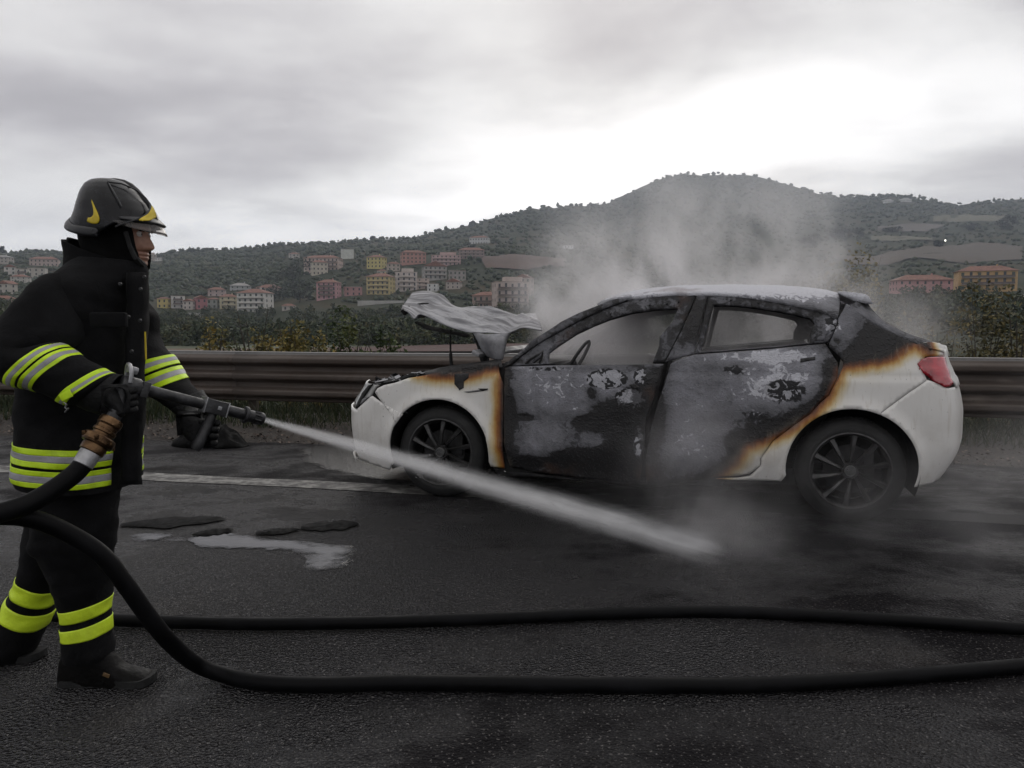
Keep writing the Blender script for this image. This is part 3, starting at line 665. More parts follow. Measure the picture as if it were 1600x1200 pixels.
M_dark = leaf_mat('evergreen_leaves', (.008, .013, .008), (.015, .021, .012), (.026, .030, .016))
TRE = [(1565, 362, 34, 26, 'round dark tree high on the right slope'), (1320, 374, 62, 20, 'wide dark tree clump on the right slope'), (1300, 372, 30, 16, 'dark tree left beside the wide dark clump'), (1262, 390, 34, 22, 'dark tree half hidden by smoke on the right slope'), (1510, 362, 24, 12, 'small dark tree below the tan field on the right'),
       (1460, 388, 14, 12, 'small dark tree near the lit lamp'), (11, 400, 9, 12, 'lone dark tree on the ridge at the upper left corner of the village'), (62, 397, 8, 5, 'small tree on the left ridge above the red roof'), (1385, 366, 30, 10, 'flat dark hedge tree on the right terrace'),
       (460, 450, 70, 52, 'big dark tree mass left of the tall pink house'), (430, 470, 50, 32, 'dark tree right of the big white block'), (470, 472, 44, 34, 'dark tree in front of the big tree mass beside the pink house'), (305, 398, 9, 9, 'tiny ridge tree right of the firefighter\'s face'), (585, 376, 9, 6, 'tiny ridge tree above the yellow upper house'), (738, 356, 12, 9, 'ridge tree where the mountain starts to climb')]
for i, (px, yb, wpx, hpx, lab) in enumerate(TRE):
    d = dist_at(px, yb); X = (px - 800) / F * d; s = d / F; tree('tree', X, d, float(terrain_z(X, d)) - .5, hpx * s, wpx * s, 700, max(.35, 1.6 * s), M_dark, lab, 'tree', 'trees standing out on the hillside', 500 + i, .15)
# the one lamp already lit on the right slope
d = dist_at(1470, 386); s = d / F; L = empty('street_lamp', ((1470 - 800) * s, d, HC + (YH - 386) * s)); tag(L, 'lit lamp shining white on the right slope above the pink house', 'lamp')
MB().tube([(0, 0, -1), (0, 0, 8 * s)], .08, 6).build('pole', M_bark, L)
m = bpy.data.materials.new('lamp_glow'); m.use_nodes = True; bb = m.node_tree.nodes['Principled BSDF']; bb.inputs['Emission Color'].default_value = (1, .95, .85, 1); bb.inputs['Emission Strength'].default_value = 6
MB().lathe([(-.8, .01), (-.55, .5), (0, .75), (.55, .5), (.8, .01)], (0, 0, 8.5 * s), (0, 0, 1), 10).build('lamp_head', m, L)
# ================================================================ the burnt car
YAW = .27578; CO = Vector((-.50556, 5.45218, 0)); CD = Vector((math.cos(YAW), -math.sin(YAW), 0)); CN = Vector((math.sin(YAW), math.cos(YAW), 0))
car = tag(empty('burnt_car', CO, -YAW), 'white hatchback with burnt out cabin, charred doors and raised crumpled bonnet', 'car')
HW = .9                                       # half width; car frame: x rearwards, y inwards from the near side, z up
PLAN = np.array([(-.905, .9), (-.895, .65), (-.86, .45), (-.80, .28), (-.70, .14), (-.55, .05), (-.30, .0), (.2, 0), (.8, 0), (1.4, 0), (2.0, 0), (2.5, 0), (2.85, 0), (3.05, .04), (3.2, .13), (3.27, .25), (3.32, .42), (3.38, .65), (3.42, .9)])
PL = crom(PLAN, 600); PA = np.r_[0, np.cumsum(np.hypot(*np.diff(PL, axis=0).T))]; PA -= np.interp(0, PL[:, 0], PA)
PT = np.gradient(PL, axis=0); PT /= np.linalg.norm(PT, axis=1)[:, None]; PNn = np.c_[-PT[:, 1], PT[:, 0]]      # inward normal
def plan_at(a): return np.c_[np.interp(a, PA, PL[:, 0]), np.interp(a, PA, PL[:, 1])], np.c_[np.interp(a, PA, PNn[:, 0]), np.interp(a, PA, PNn[:, 1])]
A_S = lambda s: float(np.interp(s, PL[:, 0], PA))
HUB = [(0, .317), (2.634, .317)]
def base_off(a, z):
    a, z = np.asarray(a, float), np.asarray(z, float)
    o = .05 * np.clip((.50 - z) / .3, 0, 1.5) ** 2 + .022 * np.clip((z - .62) / .33, 0, 1) ** 2
    o += np.where(z > .93, .022 + (z - .93) * .30 + .32 * np.clip(z - 1.1, 0, 1) ** 2 - .022, 0)
    o -= .012 * np.exp(-((z - .93) / .02) ** 2) * 0
    o += .010 * sst(z, .86, .885)                                          # shoulder crease
    o -= .014 * np.exp(-((z - .36) / .10) ** 2) * ((a > .35) & (a < 2.2))  # lower door bulge
    o += sst(a, 3.0, 3.5) * (.055 * np.clip((z - .64) / .3, 0, 1) ** 1.4 + .10 * np.clip((.50 - z) / .24, 0, 1.2) ** 2)
    o += sst(-a, .45, .95) * .125 * np.clip((z - .60) / .18, 0, 1.2) ** 1.2
    for hx, hz in HUB:
        r = np.hypot(a - hx, z - hz); o -= .022 * np.exp(-((r - .37) / .05) ** 2)
    return o
def to3d(a, z, off=0.):
    P, N = plan_at(np.asarray(a, float)); b = base_off(a, z) + off
    return np.c_[P + N * b[:, None], z]
C0 = np.array([(Vector((0, 0, HC)) - CO).dot(CD), (Vector((0, 0, HC)) - CO).dot(CN), HC])
TAU = np.linspace(3.5, 8.5, 1400)
def U(px, py, off=0.):
    """a picture point brought back on to the near body side: (distance along the side, height)"""
    d = ray(px, py); dv = np.array([d.dot(CD), d.dot(CN), d.z]); Q = C0 + TAU[:, None] * dv
    D2 = (Q[:, None, 0] - PL[None, ::2, 0]) ** 2 + (Q[:, None, 1] - PL[None, ::2, 1]) ** 2; j = D2.argmin(1) * 2
    sd = (Q[:, 0] - PL[j, 0]) * PNn[j, 0] + (Q[:, 1] - PL[j, 1]) * PNn[j, 1]; f = sd - base_off(PA[j], Q[:, 2]) - off
    k = np.argmax(f > 0) if np.any(f > 0) else int(f.argmax())
    return float(PA[j[k]]), float(Q[k, 2])
def UL(pts, off=0.): return [U(x, y, off) for x, y in pts]
def car_px(P):
    """car-frame points to picture points"""
    P = np.asarray(P, float); Wd = np.array(CO)[None] + P[:, :1] * np.array(CD) + P[:, 1:2] * np.array(CN) + P[:, 2:] * np.array((0, 0, 1.))
    c, s = math.cos(PIT), math.sin(PIT); d = Wd[:, 1] * c - (Wd[:, 2] - HC) * s; u = (Wd[:, 2] - HC) * c + Wd[:, 1] * s
    return np.c_[800 + F * Wd[:, 0] / d, 600 - F * u / d]

BURN = [(776, 560), (786, 575), (785, 640), (790, 700), (796, 748), (900, 770), (1000, 775), (1090, 756), (1124, 735), (1148, 718), (1161, 692), (1192, 685), (1229, 665), (1263, 641), (1286, 617), (1300, 590), (1306, 570), (1330, 566), (1353, 563), (1387, 556), (1408, 543), (1428, 532), (1445, 520), (1380, 430), (1100, 400), (900, 430), (800, 520)]
BURN = UL([p for p in BURN if p[1] > 500]) ; BURN = BURN[:-0 or None]
_top = [(A_S(3.1), 1.05), (A_S(2.95), 1.6), (A_S(.2), 1.6), (A_S(.22), 1.02)]
BURN = [p for p in BURN if p[1] < 1.12]; BURN = BURN + _top
BURN2 = UL([(660, 579), (675, 582), (690, 583), (712, 584), (730, 583), (756, 576), (786, 571)]) + [(A_S(.30), 1.1), (A_S(-.2), 1.1)]
ASH = [  # column, row, half width, half height, amount: grey ash left on the charred steel
 (865, 608, 75, 42, .34), (850, 690, 46, 34, .30), (930, 690, 26, 18, .34), (905, 640, 40, 14, .18), (955, 598, 38, 26, .50), (990, 628, 22, 14, .38), (996, 588, 9, 12, .45), (995, 690, 7, 24, .42), (820, 575, 40, 6, .25),
 (965, 640, 46, 70, -.26), (900, 690, 90, 50, -.10), (965, 655, 28, 18, -.5), (945, 715, 34, 18, -.5), (1000, 650, 18, 50, -.4), (912, 658, 16, 9, -.42), (827, 722, 20, 9, -.6), (793, 645, 9, 28, -.7), (822, 652, 12, 5, -.5), (880, 715, 30, 14, -.28), (925, 612, 9, 10, -.5), (970, 740, 40, 10, -.4),
 (1075, 640, 60, 90, .26), (1215, 595, 62, 44, .42), (1160, 615, 40, 26, .16), (1210, 555, 85, 12, .40), (1090, 710, 60, 34, .18), (1150, 690, 16, 12, -.35), (1265, 590, 20, 30, .18),
 (1328, 500, 20, 60, .22), (1385, 530, 40, 22, -.75), (1345, 550, 24, 10, -.5), (1302, 508, 14, 16, .34), (1110, 560, 40, 8, .14), (1030, 650, 16, 90, -.22), (850, 540, 70, 40, .05), (1085, 500, 22, 45, -.10)]
FLAKE = [(948, 592, 34, 17, 1.), (985, 622, 26, 17, 1.), (1000, 590, 11, 16, .9), (998, 690, 9, 30, .8), (1225, 610, 46, 26, .62), (1180, 650, 30, 14, .5), (1150, 578, 30, 12, .5), (1300, 508, 16, 18, .6), (860, 576, 60, 6, .5)]
def burn_attrs(a, z, P):
    AZ = np.c_[a, z]; b_ = np.maximum(sdist(AZ, BURN), sdist(AZ, BURN2)); px = car_px(P)
    s = np.full(len(a), .28)
    for cx, cy, rx, ry, v in ASH: s += v * np.exp(-(((px[:, 0] - cx) / rx) ** 2 + ((px[:, 1] - cy) / ry) ** 2) ** 1.3)
    s -= .45 * np.exp(-np.abs(b_) / .05)
    fl = np.zeros(len(a))
    for cx, cy, rx, ry, v in FLAKE: fl = np.maximum(fl, v * np.exp(-(((px[:, 0] - cx) / rx) ** 2 + ((px[:, 1] - cy) / ry) ** 2) ** 1.6))
    return b_, s, fl
def paint_mat():
    m, T, b, co = mk('burnt_white_paint')
    bu, ash = T.attr('burn').outputs['Fac'], T.attr('ash').outputs['Fac']
    n6, n30, n90 = T.noise(co, 5, 5), T.noise(co, 26, 4), T.noise(co, 110, 3)
    d = T.add(bu, T.add(T.mul(T.sub(n6, .5), .05), T.mul(T.sub(n30, .5), .018)))
    streak = T.noise(T.mapping(co, scale=(9, 9, .7)), 4, 4)
    st = T.ss(T.add(d, T.mul(T.sub(streak, .5), .035)), -.185, .06)
    c = T.ramp(st, [(0, (.70, .685, .66)), (.24, (.67, .645, .59)), (.42, (.58, .48, .29)), (.55, (.44, .25, .070)), (.66, (.25, .090, .018)), (.76, (.095, .030, .010)), (.87, (.012, .010, .010))])
    # road dirt and soot specks on what is still white
    sz = T.n('ShaderNodeSeparateXYZ', {'Vector': co}).outputs[2]
    dirt = T.mul(T.ss(T.noise(co, 3.2, 6, .65), .42, .72), T.ss(sz, .95, .25, .12, .75))
    c = T.mix(T.mul(dirt, .6), c, (.30, .26, .21))
    c = T.mix(T.mul(T.ss(T.noise(co, 55, 2), .70, .76), .7), c, (.06, .05, .045))
    c = T.mix(T.mul(T.ss(T.noise(T.mapping(co, scale=(14, 14, 1.1)), 3, 3), .56, .72), .22), c, (.36, .30, .22))
    # ash: flat greys with torn edges where the paint film broke off
    e = T.add(ash, T.add(T.mul(T.sub(T.noise(co, 7, 6, .62, .6), .5), .75), T.mul(T.sub(n30, .5), .22)))
    e2 = T.add(ash, T.mul(T.sub(T.noise(T.mapping(co, (4, 1, 2)), 17, 5, .6, .9), .5), .95))
    g = T.ramp(e, [(.05, (.009, .009, .010)), (.21, (.015, .014, .015)), (.27, (.082, .082, .091)), (.46, (.155, .155, .170)), (.64, (.225, .225, .25)), (.86, (.33, .33, .36))])
    g = T.mix(T.ss(e2, .66, .70), g, (.50, .50, .54))
    fk = T.attr('flake').outputs['Fac']; fn = T.noise(T.mapping(co, (9, 3, 1)), 17, 5, .55, 1.2); fe = T.add(T.mul(T.sub(fn, .5), 2.2), T.mul(T.sub(n30, .5), .25))
    g = T.mix(T.ss(T.add(fk, T.mul(fe, -.35)), .42, .50), g, (.016, .016, .018)); g = T.mix(T.mul(T.ss(fk, .25, .45), T.ss(T.add(fe, fk), .62, .70)), g, (.36, .36, .39))
    hole = T.mul(T.ss(e2, .30, .25), T.ss(ash, .5, .25)); g = T.mix(T.mul(hole, .8), g, (.012, .011, .012))
    g = T.mix(T.mul(T.ss(n90, .5, .75), .35), g, (.03, .03, .032)); rust = T.mul(T.ss(T.noise(co, 2.3, 5), .60, .70), .40); g = T.mix(rust, g, (.085, .040, .022))
    k = T.ss(d, .0, .045); T.set(b.inputs['Base Color'], T.mix(k, c, g))
    T.set(b.inputs['Roughness'], T.add(.33, T.mul(T.ss(d, -.12, .02), T.sub(.42, T.mul(T.ss(e, .35, .1), .22)))))
    h = T.add(T.mul(e, .6), T.add(T.mul(T.add(n30, n90), .4), T.mul(T.ss(T.noise(co, 60, 2), .5, .7), .3))); T.set(b.inputs['Normal'], T.bump(T.mul(h, T.ss(d, -.05, .03)), .8, .012))
    b.inputs['Specular IOR Level'].default_value = .45; return m
M_paint = paint_mat()
M_black = simple('charred_black', (.009, .009, .009), .8, 0, .5, 9, .4, 50)
M_char = simple('charred_steel', (.030, .029, .030), .7, .1, .6, 14, .5, 60)
M_rubber = simple('tyre_rubber', (.013, .013, .013), .7, 0, .35, 9, .3, 120)
M_rim = simple('sooty_alloy', (.065, .064, .064), .40, .55, .45, 16, .2, 60)
M_ashm = simple('ash_grey_steel', (.36, .36, .375), .5, .25, .55, 5, .35, 70)
M_glassred, T, b, co = mk('red_lens'); b.inputs['Base Color'].default_value = (.33, .010, .018, 1); b.inputs['Roughness'].default_value = .12; b.inputs['Coat Weight'].default_value = 1
T.set(b.inputs['Base Color'], T.mix(T.ss(T.noise(co, 9, 4), .4, .65), (.46, .014, .030), (.22, .010, .018)))
M_lamp = simple('milky_headlamp', (.40, .40, .39), .16, 0, .45, 8, .1, 30)
M_chrome = simple('dull_chrome', (.16, .16, .16), .35, .8, .3, 20, .1)

def crumple(P, a, z, k):
    if k <= 0: return P
    n = np.array([nz((x, y, 3.), 3.2, 5) * .6 + nz((x, y, 1.), 9., 9) * .3 for x, y in zip(a, z)]); P = P.copy(); P[:, 1] += k * n; return P
def panel(name, pts, holes=(), step=.022, parent=None, off=0., inset=.0035, thick=.012, wrinkle=0., far=True, extra=(), m=None, pts_az=None, bow=None):
    """a body panel cut along lines followed on the car's side; its twin goes on the far side"""
    poly = pts_az if pts_az is not None else UL(pts, off) + list(extra)
    poly = densify(poly, .05)
    if inset:
        n = np.roll(poly, -1, 0) - np.roll(poly, 1, 0); n = np.c_[-n[:, 1], n[:, 0]] / (np.linalg.norm(n, axis=1)[:, None] + 1e-9)
        ar = np.sum(poly[:, 0] * np.roll(poly[:, 1], -1) - np.roll(poly[:, 0], -1) * poly[:, 1]); poly = poly + n * inset * (1 if ar > 0 else -1)
    V, Tt = fill(poly, step, [UL(h, off) for h in holes]); P = to3d(V[:, 0], V[:, 1], off)
    b_, s, fl = burn_attrs(V[:, 0], V[:, 1], to3d(V[:, 0], V[:, 1]))
    P = crumple(P, V[:, 0], V[:, 1], wrinkle)
    if bow: P = bow(P, V)
    out = []
    for side in (0, 1) if far else (0,):
        Q = P.copy(); Tq = Tt
        if side: Q[:, 1] = 2 * HW - Q[:, 1]; Tq = Tt[:, ::-1]
        o = link(name, fast_mesh(name, Q, Tq, m or M_paint, True, {'burn': b_, 'ash': s, 'flake': fl}), (parent[side] if isinstance(parent, (list, tuple)) else parent) if parent else car)
        if thick: md = o.modifiers.new('thickness', 'SOLIDIFY'); md.thickness = thick; md.offset = -1
        out.append(o)
    return out

A_F = -1.05 - .0
AMIN, AMAX = float(PA[0]), float(PA[-1])
arch = lambda cx, cz, r, a0, a1, n: [(cx + r * math.cos(math.radians(a0 + (a1 - a0) * i / (n - 1))), cz + r * math.sin(math.radians(a0 + (a1 - a0) * i / (n - 1)))) for i in range(n)]
# front fender
fa = arch(.0, .325, .362, 148, -8, 34)
fender = panel('front_fender', None, pts_az=fa + [(.37, .235)] + UL([(791, 733), (789, 690), (785, 640), (784, 600), (784, 578), (784, 566), (765, 565), (745, 568), (712, 574), (690, 579), (664, 586), (640, 590), (618, 597), (600, 601), (590, 606), (585, 613)]), step=.02)
# bumper wrapping to the middle of the nose
fb = UL([(581, 618), (606, 634), (630, 647)]) + arch(.0, .325, .362, 153, 196, 14) + UL([(609, 735), (575, 723), (560, 716)])
bl = UL([(557, 640), (577, 620)])
bump_f = panel('front_bumper', None, pts_az=bl[::-1][0:1] + fb + [(-1.02, .20), (AMIN, .20), (AMIN, .60), (-1.15, .62)] + bl[:1], step=.022)
panel('bumper_lip', None, pts_az=[(-.80, .20), (AMIN, .19), (AMIN, .235), (-.82, .245)], step=.02, off=-.03, m=M_paint)
# headlamps
panel('headlight', None, pts_az=UL([(556, 637), (567, 630), (579, 619), (584, 612), (588, 606), (592, 601)]) + [(-.83, .80), (-.98, .72), (-1.04, .66)], step=.018, off=.008, m=M_lamp, inset=.006)
panel('headlight_trim', None, pts_az=UL([(556.5, 638), (559, 628), (566, 614), (576, 602), (583, 600), (575, 610), (567, 622), (561, 635)]), step=.012, off=-.004, m=M_black, inset=0)
panel('headlight_bulb', None, pts_az=UL([(561, 631), (566, 624), (572, 620), (577, 620), (571, 627), (564, 632)]), step=.01, off=-.003, m=M_chrome, inset=0)
panel('headlight_trim', None, pts_az=UL([(582, 617), (590, 615), (606, 627), (628, 643), (634, 646), (629, 647), (606, 636)]), step=.014, off=.02, m=M_black, inset=0)
panel('melted_drip', None, pts_az=UL([(708, 584), (712, 590), (712, 600), (715, 608), (721, 610), (726, 606), (727, 596), (730, 590), (733, 583)]), off=-.004, step=.01, inset=0, m=M_char)
panel('side_vent', None, pts_az=UL([(750, 607), (763, 607), (765, 609), (752, 611)]), step=.01, off=-.004, m=M_black, inset=0)
panel('side_vent', None, pts_az=UL([(728, 612), (752, 608), (752, 611), (730, 613.5)]), step=.01, off=-.003, m=M_chrome, inset=0)
# doors
fd = panel('front_door', [(787, 580), (791, 574), (797, 572), (860, 570), (960, 569), (1037, 568), (1030, 604), (1018, 635), (1009, 661), (1005, 700), (1003, 758), (985, 757), (900, 746), (837, 738), (794, 731), (790, 690), (786, 640)], wrinkle=.012, step=.018)
gut = [(930, 490), (955, 479), (980, 470), (1005, 465.5), (1030, 462.5), (1055, 461), (1080, 460.5)]
panel('window_frame', [(797, 572), (815, 556), (840, 537), (865, 522), (900, 503)] + gut + [(1088, 462), (1064, 510), (1038, 567), (960, 568), (860, 569)],
      holes=[[(853, 568), (858, 551), (872, 538), (900, 521), (928, 508.5), (955, 498), (992, 488), (1025, 482.8), (1058, 481.5), (1047, 504), (1034, 526), (1026, 540), (1023, 566.5), (960, 567.5)], [(829, 567.5), (836, 561), (847, 554), (849, 567)]], parent=fd, off=.012, step=.02, thick=.03)
rd = panel('rear_door', [(1043, 568), (1060, 562), (1087, 553.5), (1140, 549.5), (1200, 545), (1245, 541), (1290, 536), (1296, 545), (1305, 557), (1313, 566), (1313, 573), (1308, 590), (1303, 603), (1294, 618), (1283, 630), (1262, 648), (1237, 665), (1222, 678), (1210, 690), (1200, 704), (1192, 717), (1186, 727), (1178, 735), (1168, 741), (1155, 744), (1120, 746), (1060, 754), (1009, 760), (1010, 720), (1014, 665), (1026, 630), (1036, 604)], wrinkle=.010, step=.018)
rgut = [(1130, 461), (1155, 462.5), (1180, 465), (1205, 469.5), (1230, 475), (1255, 481), (1280, 487.5), (1298, 493), (1309, 498)]
panel('window_frame', [(1108, 462)] + rgut + [(1311, 504), (1303, 520), (1292, 535), (1245, 540), (1200, 544), (1140, 548.5), (1087, 552.5), (1098, 510)],
      holes=[[(1114, 476), (1145, 476.5), (1170, 478.5), (1195, 482), (1220, 486), (1245, 491), (1264, 497), (1271, 506), (1269, 522), (1266, 536), (1225, 540), (1180, 543.5), (1140, 546.5), (1092, 550), (1104, 510)]], parent=rd, off=.012, step=.02, thick=.03)
panel('quarter_window', [(1276, 495), (1292, 497), (1306, 503), (1298, 519), (1290, 532), (1275, 533), (1277, 512)], off=.006, step=.016, parent=rd, inset=.004)
panel('pillar', [(1081, 461), (1108, 461.5), (1099, 505), (1087, 553), (1060, 561), (1041, 567), (1064, 510), (1087, 463)], off=.006, step=.02)
panel('door_handle', None, pts_az=UL([(985, 601), (996, 599), (999, 605), (990, 608)]), off=-.014, step=.008, inset=0, m=M_char, parent=fd)
panel('door_handle', None, pts_az=UL([(1248, 560), (1272, 557), (1273, 562), (1250, 566)]), off=-.004, step=.01, inset=0, m=M_char, parent=rd)
# pillar by the windscreen and roof rail
panel('windscreen_pillar', [(789, 574), (797, 561), (812, 547), (835, 530), (858, 514), (880, 502), (905, 489), (936, 475.5), (960, 466), (978, 468), (955, 478), (930, 489), (900, 502), (865, 521), (840, 536), (815, 555), (798, 571)], step=.018, inset=.002, thick=.03)
# sill, quarter panel
panel('sill', None, pts_az=UL([(794, 734), (837, 741), (900, 749), (985, 760), (1009, 763), (1060, 757), (1120, 749)]) + [(A_S(1.9), .245), (A_S(1.9), .17), (.40, .16), (.38, .225)], step=.025, off=.02, m=M_char)
ra = arch(2.634, .327, .372, 184, -12, 40)
panel('quarter_panel', None, pts_az=UL([(1120, 748), (1156, 747), (1170, 744), (1181, 737.5), (1190, 728), (1196, 717), (1204, 705), (1214, 692), (1226, 679), (1241, 666), (1266, 649), (1287, 632), (1298, 619), (1307, 603), (1312, 590), (1317, 573), (1316, 565), (1308, 555), (1298, 542), (1296, 535), (1306, 520), (1315, 503), (1312, 497), (1320, 489), (1328, 479), (1340, 488), (1353, 498), (1367, 506), (1381, 513), (1397, 521), (1413, 529), (1432, 537.5), (1450, 546), (1470, 553), (1447, 557), (1434, 567), (1443, 580), (1448, 593), (1420, 613), (1390, 634), (1369, 649)]) + [p for p in ra[::-1] if p[0] < 2.76 ][::1], step=.02) if False else None
quar = UL([(1120, 748), (1156, 747), (1170, 744), (1179, 736.5), (1187, 727), (1193, 716), (1201, 703), (1211, 690), (1223, 677), (1238, 664), (1263, 647), (1284, 630), (1295.5, 617), (1304.5, 602), (1309.5, 589), (1314.5, 573), (1314, 565), (1306.5, 555), (1297, 542), (1294, 535), (1304, 520), (1313, 503), (1311, 497), (1316, 486), (1322, 474), (1327, 478), (1340, 488), (1353, 498), (1367, 506), (1381, 513), (1397, 521), (1413, 529), (1432, 537.5), (1450, 534), (1466, 535.5), (1477, 540.5), (1484.5, 547), (1487.5, 557), (1470, 556), (1447, 557), (1434, 567), (1443, 580), (1448, 593), (1420, 613), (1390, 634), (1375, 645)])
ra1 = [p for p in arch(2.634, .327, .372, 66, 188, 30)]
panel('quarter_panel', None, pts_az=quar + ra1 + [(2.24, .235), (A_S(1.95), .225)], step=.02, inset=.0012)
# rear bumper, lamps
rb = UL([(1448, 593), (1420, 613), (1390, 634), (1375, 645)])
panel('rear_bumper', None, pts_az=rb[::1] + arch(2.634, .327, .372, 66, -14, 22) + [(3.12, .245), (3.25, .262), (3.4, .29), (AMAX, .30), (AMAX, .84), (3.45, .83)] + UL([(1480, 606), (1466, 600)]), step=.022, inset=.0012, thick=.006)
panel('tail_light', [(1433, 568), (1440, 561), (1450, 558), (1470, 557), (1484, 559), (1490, 570), (1489, 590), (1484, 604), (1478, 605), (1464, 598), (1453, 591), (1444, 583)], off=-.006, step=.014, m=M_glassred, inset=0)
panel('tailgate_panel', None, pts_az=UL([(1452, 545), (1474, 553)]) + [(3.30, .99), (3.26, .86), (3.34, .815), (AMAX, .815), (AMAX, 1.04), (3.40, 1.05), (3.25, 1.06)], step=.02, off=-.008)
# roof: one skin from the windscreen header to the spoiler
sil = np.array([U2 for U2 in [(936, 475.5), (955, 465), (992, 455), (1042, 449), (1092, 445.5), (1155, 445.5), (1230, 447.5), (1280, 451.5), (1309, 456.5)]], float)
ed = np.array([(936, 478), (955, 468), (992, 463), (1042, 459), (1092, 459), (1155, 461), (1230, 473), (1280, 486), (1311, 497)], float)
sr = []
for (x, y), (xe, ye) in zip(sil, ed):
    d = ray(x, y); dv = np.array([d.dot(CD), d.dot(CN), d.z]); k = (.62 - C0[1]) / dv[1]; p = C0 + k * dv
    a, z = U(xe, ye); q = to3d(np.array([a]), np.array([z]))[0]; sr.append((p[0], p[2] , q[0], q[1], q[2]))
sr = crom(np.array(sr), 60); nt = 41; v = []; AT = []
for i, (sx_, zc_, sq, tq, zq) in enumerate(sr):
    for k in range(nt):
        u = -1 + 2 * k / (nt - 1); au = abs(u); t = HW + u * (HW - tq); hgt = zc_ + .012 * (1 - au); e = au ** 3.2
        v.append((sx_ + (sq - sx_) * e, t, zq + (hgt - zq) * (1 - e) ** .9 + .006 * nz((sx_ * 2, t * 2, 0), 1.6) + .004 * nz((sx_ * 5, t * 4, 2), 1.5)))
f = [(i * nt + k, i * nt + k + 1, (i + 1) * nt + k + 1, (i + 1) * nt + k) for i in range(len(sr) - 1) for k in range(nt - 1)]
f = [q[::-1] for q in f]
av = np.array(v); ash_ = .72 + .26 * np.clip((av[:, 2] - 1.38) / .06, -1.6, 1) + .12 * np.array([nz(p, 2.5) for p in av])
o = link('roof', fast_mesh('roof', av, np.array(f), M_paint, True, {'burn': np.full(len(v), .3), 'ash': ash_}), car); md = o.modifiers.new('thickness', 'SOLIDIFY'); md.thickness = .025; md.offset = -1
bm = bmesh.new(); bm.from_mesh(o.data); bmesh.ops.recalc_face_normals(bm, faces=bm.faces)
if sum(p.normal.z for p in bm.faces) < 0: bmesh.ops.reverse_faces(bm, faces=bm.faces)
bm.to_mesh(o.data); bm.free()
# spoiler and tailgate window frame running down to the light
def cp(px, py, t):
    d = ray(px, py); dv = np.array([d.dot(CD), d.dot(CN), d.z]); return Vector(C0 + (t - C0[1]) / dv[1] * dv)
def ruled(name, near, far_t, mat_, sub=10, thick=.012, amp=0., parent=None):
    """surface spanned from a line on the near side to its mirror image"""
    v = []; n = len(near)
    for p in near:
        for k in range(sub + 1):
            u = k / sub; q = p.copy(); q.y = p.y + (2 * HW - 2 * p.y) * u; q.x += .06 * math.sin(PI * u); q.z += .012 * math.sin(PI * u) + amp * nz(q, 4); v.append(q)
    f = [(i * (sub + 1) + k, (i + 1) * (sub + 1) + k, (i + 1) * (sub + 1) + k + 1, i * (sub + 1) + k + 1) for i in range(n - 1) for k in range(sub)]
    av = np.array([tuple(q) for q in v]); me = fast_mesh(name, av, np.array(f), mat_, True, {'burn': np.full(len(v), .3), 'ash': np.full(len(v), .80)}); o = link(name, me, parent or car)
    bm = bmesh.new(); bm.from_mesh(me); bmesh.ops.recalc_face_normals(bm, faces=bm.faces); bm.to_mesh(me); bm.free()
    if thick: md = o.modifiers.new('thickness', 'SOLIDIFY'); md.thickness = thick; md.offset = 0
    return o
ruled('spoiler', [cp(1309, 457, .34), cp(1330, 458.5, .34), cp(1350, 461, .34), cp(1356, 465, .33), cp(1362, 474, .33), cp(1352, 473, .33)], 0, M_paint, 16, .014, .006)
pts = [(1327, 477, .25), (1341, 488, .235), (1354, 497, .22), (1368, 505, .205), (1382, 512, .19), (1398, 520, .17), (1414, 528, .15), (1434, 537, .13), (1455, 546, .12)]
for sd in (0, 1):
    v = []; up_ = [(1352, 468), (1360, 480), (1368, 489), (1380, 500), (1394, 508), (1410, 517), (1428, 524.5), (1450, 531), (1470, 541)]
    for (x, y, t), (x2, y2) in zip(pts, up_):
        a, b_ = cp(x, y, t), cp(x2, y2, t + .14)
        if sd: a.y, b_.y = 2 * HW - a.y, 2 * HW - b_.y
        m_ = (a + b_) / 2 + Vector((.004, 0, .01)); v += [a, m_, b_]
    f = [(i * 3 + k, (i + 1) * 3 + k, (i + 1) * 3 + k + 1, i * 3 + k + 1) for i in range(len(pts) - 1) for k in range(2)]
    av = np.array([tuple(q) for q in v]); me = fast_mesh('tailgate_frame', av, np.array(f), M_paint, True, {'burn': np.full(len(v), .3), 'ash': .22 + .42 * np.array([max(0, nz(q, 9) + .3) for q in v]) * np.repeat(np.linspace(1, .2, len(pts)), 3)})
    o = link('tailgate_frame', me, car); md = o.modifiers.new('thickness', 'SOLIDIFY'); md.thickness = .02
    bm = bmesh.new(); bm.from_mesh(me); bmesh.ops.recalc_face_normals(bm, faces=bm.faces); bm.to_mesh(me); bm.free()
sp_ = [(1309, 457, .34), (1330, 458.5, .34), (1350, 461, .34), (1356, 465, .33), (1362, 474, .33), (1352, 474, .33), (1336, 471, .335), (1318, 463, .34)]
for sd in (0, 1):
    q = [cp(x, y, t - .012) for x, y, t in sp_]
    if sd: q = [Vector((p.x, 2 * HW - p.y, p.z)) for p in q]
    c_ = sum(q, Vector()) / len(q); fs = [(i, (i + 1) % len(q), len(q)) for i in range(len(q))]; q.append(c_)
    o = link('spoiler_end', fast_mesh('spoiler_end', np.array([tuple(p) for p in q]), np.array(fs), M_paint, False, {'burn': np.full(len(q), .3), 'ash': np.full(len(q), .95)}), car); md = o.modifiers.new('thickness', 'SOLIDIFY'); md.thickness = .012; md.offset = 0
